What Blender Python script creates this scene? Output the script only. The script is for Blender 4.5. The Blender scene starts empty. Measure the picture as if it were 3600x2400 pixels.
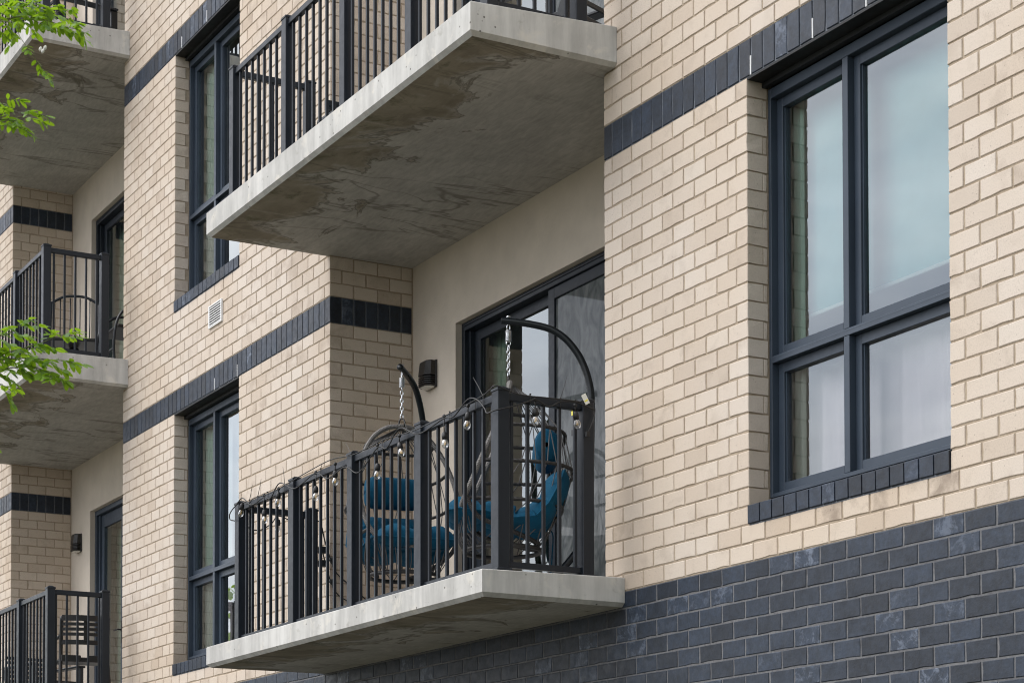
import bpy, math, random
from mathutils import Vector, Matrix
random.seed(11)
S = bpy.context.scene
COL = S.collection
V = Vector

# ------------------------------------------------------------------ camera
CAM_R = V((0.463209, 0.886249, -0.000041))
CAM_U = V((0.026926, -0.014027, 0.999539))
CAM_F = V((-0.88584, 0.462996, 0.030361))
CAM_P = V((9.764328, -6.363896, -4.252170))
cd = bpy.data.cameras.new('camera')
cam = bpy.data.objects.new('camera', cd)
COL.objects.link(cam)
cam.matrix_world = Matrix((
    (CAM_R.x, CAM_U.x, -CAM_F.x, CAM_P.x),
    (CAM_R.y, CAM_U.y, -CAM_F.y, CAM_P.y),
    (CAM_R.z, CAM_U.z, -CAM_F.z, CAM_P.z),
    (0, 0, 0, 1)))
cd.sensor_width = 36.0
cd.lens = 7016.92 / 3600 * 36
cd.shift_x = (1800 - 1454.31) / 3600
cd.shift_y = (2901.04 - 1200) / 3600
cd.clip_start = 0.1
cd.clip_end = 500
S.camera = cam
cd.dof.use_dof = True
cd.dof.focus_distance = 13.0
cd.dof.aperture_fstop = 8.0

# ------------------------------------------------------------------ world: bright broken overcast
SUN_EL, SUN_ROT = math.radians(50), math.radians(208)
W = bpy.data.worlds.new('World')
S.world = W
W.use_nodes = True
nt = W.node_tree
nt.nodes.clear()
n_out = nt.nodes.new('ShaderNodeOutputWorld')
n_bg = nt.nodes.new('ShaderNodeBackground')
n_sky = nt.nodes.new('ShaderNodeTexSky')
n_sky.sky_type = 'NISHITA'
n_sky.sun_disc = False
n_sky.sun_elevation = SUN_EL
n_sky.sun_rotation = SUN_ROT
n_tc = nt.nodes.new('ShaderNodeTexCoord')
n_map = nt.nodes.new('ShaderNodeMapping')
n_map.inputs['Scale'].default_value = (1.6, 1.6, 4.5)
n_map.inputs['Location'].default_value = (0.35, 0.1, 0.0)
n_noise = nt.nodes.new('ShaderNodeTexNoise')
n_noise.inputs['Scale'].default_value = 1.5
n_noise.inputs['Detail'].default_value = 5
n_noise.inputs['Roughness'].default_value = 0.55
n_ramp = nt.nodes.new('ShaderNodeValToRGB')
n_ramp.color_ramp.elements[0].position = 0.33
n_ramp.color_ramp.elements[0].color = (0.62, 0.62, 0.62, 1)
n_ramp.color_ramp.elements[1].position = 0.58
n_ramp.color_ramp.elements[1].color = (0.96, 0.96, 0.96, 1)
n_mix = nt.nodes.new('ShaderNodeMixRGB')
n_fine = nt.nodes.new('ShaderNodeTexNoise')
n_fine.inputs['Scale'].default_value = 4.2
n_fine.inputs['Detail'].default_value = 6
n_fine.inputs['Distortion'].default_value = 0.35
n_cl = nt.nodes.new('ShaderNodeValToRGB')
n_cl.color_ramp.elements[0].position = 0.32
n_cl.color_ramp.elements[0].color = (5.3, 5.5, 6.1, 1)
n_cl.color_ramp.elements[1].position = 0.66
n_cl.color_ramp.elements[1].color = (9.4, 9.35, 9.5, 1)
nt.links.new(n_map.outputs['Vector'], n_fine.inputs['Vector'])
nt.links.new(n_fine.outputs['Fac'], n_cl.inputs['Fac'])
nt.links.new(n_cl.outputs['Color'], n_mix.inputs['Color2'])
nt.links.new(n_tc.outputs['Generated'], n_map.inputs['Vector'])
nt.links.new(n_map.outputs['Vector'], n_noise.inputs['Vector'])
nt.links.new(n_noise.outputs['Fac'], n_ramp.inputs['Fac'])
nt.links.new(n_ramp.outputs['Color'], n_mix.inputs['Fac'])
nt.links.new(n_sky.outputs['Color'], n_mix.inputs['Color1'])
nt.links.new(n_mix.outputs['Color'], n_bg.inputs['Color'])
n_bg.inputs['Strength'].default_value = 0.12
nt.links.new(n_bg.outputs['Background'], n_out.inputs['Surface'])

# ------------------------------------------------------------------ soft sun through cloud
sl = bpy.data.lights.new('sun', 'SUN')
sl.energy = 1.5
sl.angle = math.radians(45)
sl.color = (1.0, 0.97, 0.93)
so = bpy.data.objects.new('sun', sl)
COL.objects.link(so)
_d = V((math.sin(SUN_ROT) * math.cos(SUN_EL), math.cos(SUN_ROT) * math.cos(SUN_EL), math.sin(SUN_EL)))
so.rotation_euler = _d.to_track_quat('Z', 'Y').to_euler()
so.location = (0, -20, 30)

S.render.engine = 'CYCLES'
S.cycles.use_denoising = True
S.cycles.filter_width = 1.05
S.cycles.max_bounces = 8
S.cycles.transparent_max_bounces = 16
S.cycles.caustics_reflective = False
S.cycles.caustics_refractive = False
S.view_settings.view_transform = 'Standard'
S.view_settings.look = 'None'
S.view_settings.gamma = 1
S.view_settings.exposure = 0.9
S.view_settings.use_curve_mapping = False

# ------------------------------------------------------------------ node helpers / materials
def new_mat(name):
    m = bpy.data.materials.new(name)
    m.use_nodes = True
    t = m.node_tree
    t.nodes.clear()
    o = t.nodes.new('ShaderNodeOutputMaterial')
    b = t.nodes.new('ShaderNodeBsdfPrincipled')
    t.links.new(b.outputs['BSDF'], o.inputs['Surface'])
    return m, t, b, o

class NT:
    def __init__(s, t):
        s.t = t
    def n(s, typ, **kw):
        k = s.t.nodes.new(typ)
        for a, v in kw.items():
            setattr(k, a, v)
        return k
    def l(s, a, b):
        s.t.links.new(a, b)
    def pos(s, scale=(1, 1, 1)):
        g = s.n('ShaderNodeNewGeometry')
        m = s.n('ShaderNodeMapping')
        m.inputs['Scale'].default_value = scale
        s.l(g.outputs['Position'], m.inputs['Vector'])
        return m.outputs['Vector']
    def noise(s, vec, scale, detail=3, rough=0.55, dist=0.0):
        k = s.n('ShaderNodeTexNoise')
        k.inputs['Scale'].default_value = scale
        k.inputs['Detail'].default_value = detail
        k.inputs['Roughness'].default_value = rough
        k.inputs['Distortion'].default_value = dist
        s.l(vec, k.inputs['Vector'])
        return k.outputs['Fac']
    def ramp(s, fac, stops, interp='LINEAR'):
        k = s.n('ShaderNodeValToRGB')
        cr = k.color_ramp
        cr.interpolation = interp
        while len(cr.elements) < len(stops):
            cr.elements.new(0.5)
        for e, (p, c) in zip(cr.elements, stops):
            e.position = p
            e.color = (c, c, c, 1) if not isinstance(c, tuple) else (*c, 1)
        s.l(fac, k.inputs['Fac'])
        return k.outputs['Color']
    def mix(s, fac, a, b, blend='MIX'):
        k = s.n('ShaderNodeMixRGB', blend_type=blend)
        for sock, v in ((k.inputs['Fac'], fac), (k.inputs['Color1'], a), (k.inputs['Color2'], b)):
            if isinstance(v, (int, float)):
                sock.default_value = v if sock.name == 'Fac' else (v, v, v, 1)
            elif isinstance(v, tuple):
                sock.default_value = (*v, 1)
            else:
                s.l(v, sock)
        return k.outputs['Color']
    def math(s, op, a, b=0.0, clamp=False):
        k = s.n('ShaderNodeMath', operation=op, use_clamp=clamp)
        for i, v in enumerate((a, b)):
            if isinstance(v, (int, float)):
                k.inputs[i].default_value = v
            else:
                s.l(v, k.inputs[i])
        return k.outputs[0]
    def rnd(s):
        a = s.n('ShaderNodeObjectInfo').outputs['Random']
        b = s.n('ShaderNodeNewGeometry').outputs['Random Per Island']
        return s.math('FRACT', s.math('ADD', a, b))
    def bump(s, h, strength, dist, bsdf):
        k = s.n('ShaderNodeBump')
        k.inputs['Strength'].default_value = strength
        k.inputs['Distance'].default_value = dist
        s.l(h, k.inputs['Height'])
        s.l(k.outputs['Normal'], bsdf.inputs['Normal'])

def simple(name, col, rough=0.5, metal=0.0, spec=0.5, var=0.12, nscale=12.0, bump=0.0, bdist=0.002):
    m, t, b, o = new_mat(name)
    N = NT(t)
    p = N.pos()
    f = N.noise(p, nscale, 4)
    c2 = tuple(min(1, x * (1 + var)) for x in col)
    c1 = tuple(x * (1 - var) for x in col)
    N.l(N.ramp(f, [(0.3, c1), (0.7, c2)]), b.inputs['Base Color'])
    b.inputs['Roughness'].default_value = rough
    b.inputs['Metallic'].default_value = metal
    b.inputs['Specular IOR Level'].default_value = spec
    if bump:
        N.bump(N.noise(p, nscale * 12, 2), bump, bdist, b)
    return m

def make_cream_brick(name='cream_brick', lo=0.56, amt=0.34, tone=(0.33, 0.27, 0.215)):
    m, t, b, o = new_mat(name)
    N = NT(t)
    p = N.pos()
    r = N.rnd()
    base = N.ramp(r, [(0.0, (0.515, 0.438, 0.365)), (0.12, (0.560, 0.482, 0.408)), (0.45, (0.585, 0.508, 0.434)),
                      (0.8, (0.600, 0.526, 0.453)), (1.0, (0.612, 0.543, 0.474))])
    big = N.ramp(N.noise(p, 0.55, 3), [(0.34, (0.95, 0.905, 0.84)), (0.60, (1.0, 1.0, 1.0))])
    c = N.mix(1.0, base, big, 'MULTIPLY')
    blot = N.ramp(N.noise(p, 5.5, 4, 0.6, 0.4), [(lo, 0.0), (lo + 0.18, 1.0)])
    c = N.mix(N.math('MULTIPLY', blot, amt), c, tone)
    speck = N.ramp(N.noise(p, 160, 2), [(0.30, 0.84), (0.5, 1.0), (0.72, 1.03)])
    c = N.mix(1.0, c, speck, 'MULTIPLY')
    vo = N.n('ShaderNodeTexVoronoi')
    vo.inputs['Scale'].default_value = 24
    N.l(p, vo.inputs['Vector'])
    dot = N.ramp(vo.outputs['Distance'], [(0.05, 1.0), (0.085, 0.0)])
    c = N.mix(N.math('MULTIPLY', dot, 0.55), c, (0.13, 0.11, 0.095))
    N.l(c, b.inputs['Base Color'])
    b.inputs['Roughness'].default_value = 0.86
    b.inputs['Specular IOR Level'].default_value = 0.25
    N.bump(N.noise(p, 95, 3), 0.35, 0.0016, b)
    return m

def make_dark_brick():
    m, t, b, o = new_mat('dark_brick')
    N = NT(t)
    p = N.pos()
    r = N.rnd()
    base = N.ramp(r, [(0.0, (0.0125, 0.017, 0.0255)), (0.5, (0.0175, 0.025, 0.0385)), (1.0, (0.0245, 0.0355, 0.055))])
    mott = N.ramp(N.mix(0.5, N.noise(p, 11, 5, 0.65, 0.5), N.noise(p, 46, 4, 0.7)), [(0.38, (0.62, 0.62, 0.64)), (0.64, (1.4, 1.45, 1.54))])
    c = N.mix(1.0, base, mott, 'MULTIPLY')
    sel = N.ramp(r, [(0.84, 0.0), (0.98, 1.0)])
    eff = N.ramp(N.noise(p, 12, 8, 0.78, 0.4), [(0.50, 0.0), (0.60, 1.0)])
    c = N.mix(N.math('MULTIPLY', N.math('MULTIPLY', sel, eff), 0.8), c, (0.16, 0.19, 0.25))
    speck = N.ramp(N.noise(p, 210, 1), [(0.74, 0.0), (0.80, 1.0)])
    c = N.mix(N.math('MULTIPLY', speck, 0.35), c, (0.19, 0.165, 0.15))
    N.l(c, b.inputs['Base Color'])
    rr = N.ramp(N.noise(p, 20, 3), [(0.3, 0.40), (0.7, 0.62)])
    N.l(rr, b.inputs['Roughness'])
    b.inputs['Specular IOR Level'].default_value = 0.45
    N.bump(N.noise(p, 75, 4, 0.6), 0.6, 0.002, b)
    return m

def make_mortar(name, c0, c1):
    m, t, b, o = new_mat(name)
    N = NT(t)
    p = N.pos()
    f = N.mix(0.5, N.noise(p, 7, 4), N.noise(p, 60, 3))
    N.l(N.ramp(f, [(0.35, c0), (0.65, c1)]), b.inputs['Base Color'])
    b.inputs['Roughness'].default_value = 0.95
    b.inputs['Specular IOR Level'].default_value = 0.15
    N.bump(N.noise(p, 140, 3), 0.6, 0.002, b)
    return m

def make_concrete():
    m, t, b, o = new_mat('cast_concrete')
    N = NT(t)
    p = N.pos()
    ps = N.pos((5, 5, 0.7))
    c = N.ramp(N.noise(p, 2.2, 5, 0.6), [(0.3, (0.43, 0.422, 0.402)), (0.7, (0.585, 0.577, 0.553))])
    streak = N.ramp(N.noise(ps, 2.2, 4, 0.65), [(0.36, 0.74), (0.62, 1.08)])
    c = N.mix(0.65, c, N.mix(1.0, c, streak, 'MULTIPLY'))
    pale = N.ramp(N.noise(p, 6, 5, 0.6, 0.6), [(0.57, 0.0), (0.68, 1.0)])
    c = N.mix(N.math('MULTIPLY', pale, 0.5), c, (0.655, 0.62, 0.55))
    grime = N.ramp(N.noise(p, 11, 5, 0.7, 0.5), [(0.60, 0.0), (0.74, 1.0)])
    c = N.mix(N.math('MULTIPLY', grime, 0.45), c, (0.25, 0.235, 0.20))
    vo = N.n('ShaderNodeTexVoronoi')
    vo.inputs['Scale'].default_value = 13
    N.l(p, vo.inputs['Vector'])
    pit = N.ramp(vo.outputs['Distance'], [(0.06, 1.0), (0.10, 0.0)])
    c = N.mix(N.math('MULTIPLY', pit, 0.85), c, (0.08, 0.075, 0.065))
    N.l(c, b.inputs['Base Color'])
    b.inputs['Roughness'].default_value = 0.88
    b.inputs['Specular IOR Level'].default_value = 0.2
    h = N.mix(0.6, N.noise(p, 45, 4), pit)
    N.bump(h, 0.3, 0.002, b)
    return m

def make_soffit():
    # formwork-faced underside: water marks that creep in from the drip edge (local Y is the depth)
    m, t, b, o = new_mat('stained_soffit_concrete')
    N = NT(t)
    p = N.pos()
    c = N.ramp(N.noise(p, 3.0, 5, 0.6, 0.3), [(0.3, (0.385, 0.368, 0.342)), (0.7, (0.50, 0.482, 0.45))])
    brush = N.ramp(N.noise(N.pos((2.2, 9, 5)), 4, 4, 0.6, 0.6), [(0.35, 0.86), (0.66, 1.08)])
    c = N.mix(1.0, c, brush, 'MULTIPLY')
    g = N.n('ShaderNodeNewGeometry')
    sx = N.n('ShaderNodeSeparateXYZ')
    N.l(g.outputs['Position'], sx.inputs['Vector'])
    edge = N.n('ShaderNodeMapRange')
    edge.inputs['From Min'].default_value = -0.95
    edge.inputs['From Max'].default_value = 0.0
    edge.inputs['To Min'].default_value = 0.26
    edge.inputs['To Max'].default_value = -0.17
    N.l(sx.outputs['Y'], edge.inputs['Value'])
    wn = N.noise(N.pos((1.0, 1.0, 1.0)), 1.7, 5, 0.62, 0.9)
    s = N.math('ADD', wn, edge.outputs['Result'])
    mask = N.ramp(s, [(0.535, 0.0), (0.655, 1.0)])
    rim = N.ramp(s, [(0.545, 0.0), (0.572, 1.0), (0.60, 0.0)])
    brown = N.ramp(N.noise(p, 5, 4, 0.6, 0.4), [(0.35, (0.150, 0.122, 0.075)), (0.65, (0.265, 0.228, 0.160))])
    c = N.mix(N.math('MULTIPLY', mask, 0.76), c, brown)
    c = N.mix(N.math('MULTIPLY', rim, 0.7), c, (0.11, 0.10, 0.08))
    alg = N.ramp(N.math('ADD', N.noise(p, 3.4, 6, 0.7, 0.6), N.math('MULTIPLY', edge.outputs['Result'], 0.5)), [(0.64, 0.0), (0.78, 1.0)])
    c = N.mix(N.math('MULTIPLY', alg, 0.7), c, (0.085, 0.088, 0.045))
    # pale joints left by the form boards
    def seam(axis, period, off):
        q = N.math('ABSOLUTE', N.math('SUBTRACT', N.math('FRACT', N.math('ADD', N.math('MULTIPLY', sx.outputs[axis], 1 / period), off)), 0.5))
        return N.ramp(q, [(0.0, 1.0), (0.010 / period, 0.6), (0.02 / period, 0.0)])
    sm = N.mix(1.0, seam('X', 1.83, 0.2), seam('Y', 1.22, 0.93), 'LIGHTEN')
    c = N.mix(N.math('MULTIPLY', sm, 0.22), c, (0.52, 0.50, 0.46))
    # drip lines running across the slab
    ln = N.noise(N.pos((1.0, 0.16, 1.0)), 2.1, 4, 0.55, 1.2)
    line = N.ramp(ln, [(0.480, 0.0), (0.496, 1.0), (0.504, 1.0), (0.52, 0.0)])
    gate = N.ramp(N.noise(p, 0.9, 2), [(0.45, 0.0), (0.53, 1.0)])
    c = N.mix(N.math('MULTIPLY', N.math('MULTIPLY', line, gate), 0.55), c, (0.12, 0.108, 0.085))
    N.l(c, b.inputs['Base Color'])
    b.inputs['Roughness'].default_value = 0.9
    b.inputs['Specular IOR Level'].default_value = 0.2
    N.bump(N.noise(p, 30, 4), 0.2, 0.002, b)
    return m

def make_glass(name, tint, k, add, wave=0.0):
    m, t, b, o = new_mat(name)
    t.nodes.remove(b)
    N = NT(t)
    tr = N.n('ShaderNodeBsdfTransparent')
    tr.inputs['Color'].default_value = (*tint, 1)
    gl = N.n('ShaderNodeBsdfGlossy')
    gl.inputs['Roughness'].default_value = 0.0
    gl.inputs['Color'].default_value = (0.93, 0.98, 0.99, 1)
    fr = N.n('ShaderNodeFresnel')
    fr.inputs['IOR'].default_value = 1.55
    fac = N.math('ADD', N.math('MULTIPLY', fr.outputs['Fac'], k), add, True)
    mx = N.n('ShaderNodeMixShader')
    N.l(fac, mx.inputs['Fac'])
    N.l(tr.outputs['BSDF'], mx.inputs[1])
    N.l(gl.outputs['BSDF'], mx.inputs[2])
    N.l(mx.outputs['Shader'], o.inputs['Surface'])
    bp = N.n('ShaderNodeBump')
    bp.inputs['Strength'].default_value = 0.05 + wave
    bp.inputs['Distance'].default_value = 0.004 + wave * 0.05
    N.l(N.noise(N.pos((1, 1, 0.55)), 2.4, 2, 0.4), bp.inputs['Height'])
    N.l(bp.outputs['Normal'], gl.inputs['Normal'])
    return m

def make_clear():
    m, t, b, o = new_mat('clear_inner_glass')
    t.nodes.remove(b)
    tr = t.nodes.new('ShaderNodeBsdfTransparent')
    tr.inputs['Color'].default_value = (0.96, 0.98, 0.97, 1)
    t.links.new(tr.outputs['BSDF'], o.inputs['Surface'])
    return m

def make_metal(name, c0, c1, rough, spec=0.5):
    m, t, b, o = new_mat(name)
    N = NT(t)
    p = N.pos()
    N.l(N.ramp(N.noise(p, 3, 4), [(0.3, c0), (0.7, c1)]), b.inputs['Base Color'])
    N.l(N.ramp(N.noise(p, 22, 3), [(0.3, rough - 0.06), (0.7, rough + 0.08)]), b.inputs['Roughness'])
    b.inputs['Specular IOR Level'].default_value = spec
    N.bump(N.noise(p, 240, 2), 0.12, 0.0006, b)
    return m

def make_cushion():
    m, t, b, o = new_mat('blue_canvas')
    N = NT(t)
    p = N.pos()
    N.l(N.ramp(N.noise(p, 7, 4), [(0.3, (0.002, 0.052, 0.105)), (0.7, (0.003, 0.078, 0.150))]), b.inputs['Base Color'])
    b.inputs['Roughness'].default_value = 0.85
    b.inputs['Sheen Weight'].default_value = 0.08
    b.inputs['Sheen Tint'].default_value = (0.2, 0.6, 1, 1)
    b.inputs['Specular IOR Level'].default_value = 0.2
    N.bump(N.mix(0.5, N.noise(p, 14, 3), N.noise(p, 320, 2)), 0.5, 0.006, b)
    return m

def make_leaf(name, a, c, tl):
    m, t, b, o = new_mat(name)
    N = NT(t)
    r = N.rnd()
    p = N.pos()
    col = N.ramp(N.math('FRACT', N.math('ADD', r, N.noise(p, 6, 2))), [(0.0, a), (0.55, c), (1.0, tuple(x * 1.15 for x in c))])
    N.l(col, b.inputs['Base Color'])
    b.inputs['Roughness'].default_value = 0.5
    tr = N.n('ShaderNodeBsdfTranslucent')
    tr.inputs['Color'].default_value = (*tl, 1)
    mx = N.n('ShaderNodeMixShader')
    mx.inputs['Fac'].default_value = 0.42
    N.l(b.outputs['BSDF'], mx.inputs[1])
    N.l(tr.outputs['BSDF'], mx.inputs[2])
    N.l(mx.outputs['Shader'], o.inputs['Surface'])
    return m

M = {
    'cream': make_cream_brick(),
    'stain': make_cream_brick('cream_brick_weathered', 0.44, 0.42, (0.31, 0.245, 0.19)),
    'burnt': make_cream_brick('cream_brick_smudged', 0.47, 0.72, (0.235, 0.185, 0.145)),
    'dark': make_dark_brick(),
    'mortar': make_mortar('cream_mortar', (0.315, 0.25, 0.185), (0.43, 0.355, 0.272)),
    'dmortar': make_mortar('grey_mortar', (0.115, 0.115, 0.122), (0.20, 0.20, 0.205)),
    'bmortar': make_mortar('slate_mortar', (0.095, 0.105, 0.125), (0.175, 0.188, 0.21)),
    'concrete': make_concrete(),
    'soffit': make_soffit(),
    'stucco': simple('stucco', (0.575, 0.512, 0.438), 0.92, 0, 0.15, 0.07, 4, 0.6, 0.003),
    'frame': make_metal('slate_window_frame', (0.034, 0.047, 0.067), (0.044, 0.060, 0.084), 0.40, 0.34),
    'door': make_metal('dark_door_frame', (0.014, 0.019, 0.027), (0.020, 0.026, 0.036), 0.38, 0.32),
    'lintel': make_metal('black_lintel_steel', (0.010, 0.011, 0.012), (0.016, 0.017, 0.018), 0.5, 0.3),
    'rail': make_metal('black_rail_paint', (0.0100, 0.0138, 0.0200), (0.0145, 0.0190, 0.0265), 0.40, 0.32),
    'glass': make_glass('window_glass', (0.84, 0.97, 0.95), 1.75, 0.13),
    'glasslow': make_glass('lower_window_glass', (0.95, 0.94, 0.95), 1.75, 0.13),
    'glassdoor': make_glass('door_glass', (0.72, 0.84, 0.79), 1.6, 0.15),
    'screen': make_glass('screened_glass', (0.26, 0.28, 0.30), 0.75, 0.05, 0.5),
    'clear': make_clear(),
    'room': simple('room_paint', (0.62, 0.62, 0.60), 0.9, 0, 0.2, 0.03, 3),
    'shade': simple('roller_shade_cloth', (0.34, 0.60, 0.62), 0.9, 0, 0.2, 0.03, 9, 0.2),
    'sheer': simple('sheer_curtain_cloth', (0.93, 0.86, 0.90), 0.9, 0, 0.2, 0.03, 9),
    'drape': simple('pale_drape_cloth', (0.70, 0.80, 0.70), 0.9, 0, 0.2, 0.05, 9),
    'white': simple('white_paint', (0.78, 0.78, 0.78), 0.5, 0, 0.4, 0.03, 20),
    'vent_dark': simple('vent_throat', (0.008, 0.008, 0.009), 0.7),
    'black': simple('black_plastic', (0.010, 0.010, 0.011), 0.42, 0, 0.5, 0.1, 14),
    'cable': simple('black_rubber_cable', (0.008, 0.008, 0.009), 0.5, 0, 0.5, 0.1, 20),
    'rattan': simple('dark_grey_rattan', (0.155, 0.146, 0.140), 0.5, 0, 0.5, 0.25, 60, 0.3),
    'rope': simple('grey_cord', (0.11, 0.108, 0.11), 0.6, 0, 0.4, 0.2, 60),
    'hoop': simple('dark_wrapped_hoop', (0.022, 0.020, 0.019), 0.5, 0, 0.5, 0.25, 60, 0.3),
    'stand': make_metal('charcoal_stand_paint', (0.008, 0.011, 0.015), (0.012, 0.016, 0.020), 0.32, 0.40),
    'zinc': simple('zinc_steel', (0.72, 0.74, 0.77), 0.24, 1.0, 0.5, 0.06, 40),
    'cushion': make_cushion(),
    'bronze': simple('dark_bronze_paint', (0.016, 0.014, 0.013), 0.40, 0, 0.5, 0.1, 20),
    'lens': simple('frosted_lens', (0.62, 0.60, 0.55), 0.4),
    'tag': simple('white_paper_tag', (0.75, 0.75, 0.70), 0.7),
    'yellow': simple('yellow_label', (0.75, 0.66, 0.08), 0.6),
    'leaf': make_leaf('locust_leaf', (0.026, 0.085, 0.010), (0.130, 0.245, 0.014), (0.34, 0.55, 0.02)),
    'petal': simple('white_petal', (0.8, 0.78, 0.74), 0.7),
    'bark': simple('brown_bark', (0.11, 0.085, 0.06), 0.95, 0, 0.2, 0.3, 20, 0.6, 0.01),
    'twig': simple('green_twig', (0.12, 0.14, 0.05), 0.8, 0, 0.2, 0.2, 20),
    'paving': simple('grey_paving', (0.15, 0.145, 0.135), 0.9, 0, 0.2, 0.15, 2, 0.3),
    'grass': simple('lawn_ground', (0.085, 0.083, 0.055), 0.95, 0, 0.1, 0.3, 3, 0.5, 0.01),
    'filament': simple('brass_filament', (0.75, 0.45, 0.12), 0.35, 0.6),
}
def make_bulb():
    m, t, b, o = new_mat('clear_bulb_glass')
    t.nodes.remove(b)
    N = NT(t)
    tr = N.n('ShaderNodeBsdfTransparent')
    tr.inputs['Color'].default_value = (0.88, 0.90, 0.92, 1)
    gl = N.n('ShaderNodeBsdfGlossy')
    gl.inputs['Roughness'].default_value = 0.03
    lw = N.n('ShaderNodeLayerWeight')
    lw.inputs['Blend'].default_value = 0.45
    fac = N.math('ADD', N.math('MULTIPLY', lw.outputs['Facing'], 0.75), 0.10, True)
    mx = N.n('ShaderNodeMixShader')
    N.l(fac, mx.inputs['Fac'])
    N.l(tr.outputs['BSDF'], mx.inputs[1])
    N.l(gl.outputs['BSDF'], mx.inputs[2])
    N.l(mx.outputs['Shader'], o.inputs['Surface'])
    return m
M['bulb'] = make_bulb()
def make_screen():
    # screened glass: part mirror, part see-through, grey mesh with wavy reflections painted in
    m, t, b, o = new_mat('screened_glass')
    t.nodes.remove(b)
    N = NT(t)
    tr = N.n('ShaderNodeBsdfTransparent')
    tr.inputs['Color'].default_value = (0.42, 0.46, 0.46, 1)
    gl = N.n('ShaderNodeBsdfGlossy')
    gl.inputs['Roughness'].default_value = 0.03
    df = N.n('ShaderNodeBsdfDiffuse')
    mesh = N.noise(N.pos((3.2, 3.2, 1.5)), 2.6, 3, 0.5, 2.2)  # noise that paints wavy reflections into the mesh colour
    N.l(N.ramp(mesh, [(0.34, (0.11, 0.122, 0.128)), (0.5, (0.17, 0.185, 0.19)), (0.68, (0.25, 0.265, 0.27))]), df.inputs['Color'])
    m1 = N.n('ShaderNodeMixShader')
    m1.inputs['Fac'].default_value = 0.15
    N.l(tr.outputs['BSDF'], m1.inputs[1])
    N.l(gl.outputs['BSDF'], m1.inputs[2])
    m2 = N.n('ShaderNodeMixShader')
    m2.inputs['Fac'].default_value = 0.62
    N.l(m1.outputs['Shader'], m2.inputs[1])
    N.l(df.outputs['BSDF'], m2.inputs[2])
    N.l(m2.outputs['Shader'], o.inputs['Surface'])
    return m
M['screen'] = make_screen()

# ------------------------------------------------------------------ object helpers
def link(o, parent=None, local=False):
    COL.objects.link(o)
    if parent is not None:
        o.parent = parent
        if not local:
            o.matrix_parent_inverse = Matrix.Translation(-root_loc(parent))
    return o

def root_loc(o):
    # world location of an unrotated Empty (things are built with zero rotation unless local)
    return V(o.get('_w', (0, 0, 0)))

def thing(name, label, cat, loc=(0, 0, 0), group=None):
    o = bpy.data.objects.new(name, None)
    o.empty_display_size = 0.2
    COL.objects.link(o)
    o.location = loc
    o['_w'] = list(loc)
    o['label'] = label
    o['category'] = cat
    o['kind'] = 'thing'
    if group:
        o['group'] = group
    return o

def part(name, parent, loc=None, label=None):
    o = bpy.data.objects.new(name, None)
    o.empty_display_size = 0.1
    COL.objects.link(o)
    w = V(loc) if loc is not None else root_loc(parent)
    o.parent = parent
    o.location = w - root_loc(parent)
    o['_w'] = list(w)
    if label:
        o['label'] = label
    return o

def tag(o, label, cat, group=None):
    o['label'] = label
    o['category'] = cat
    if group:
        o['group'] = group
    return o

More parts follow.
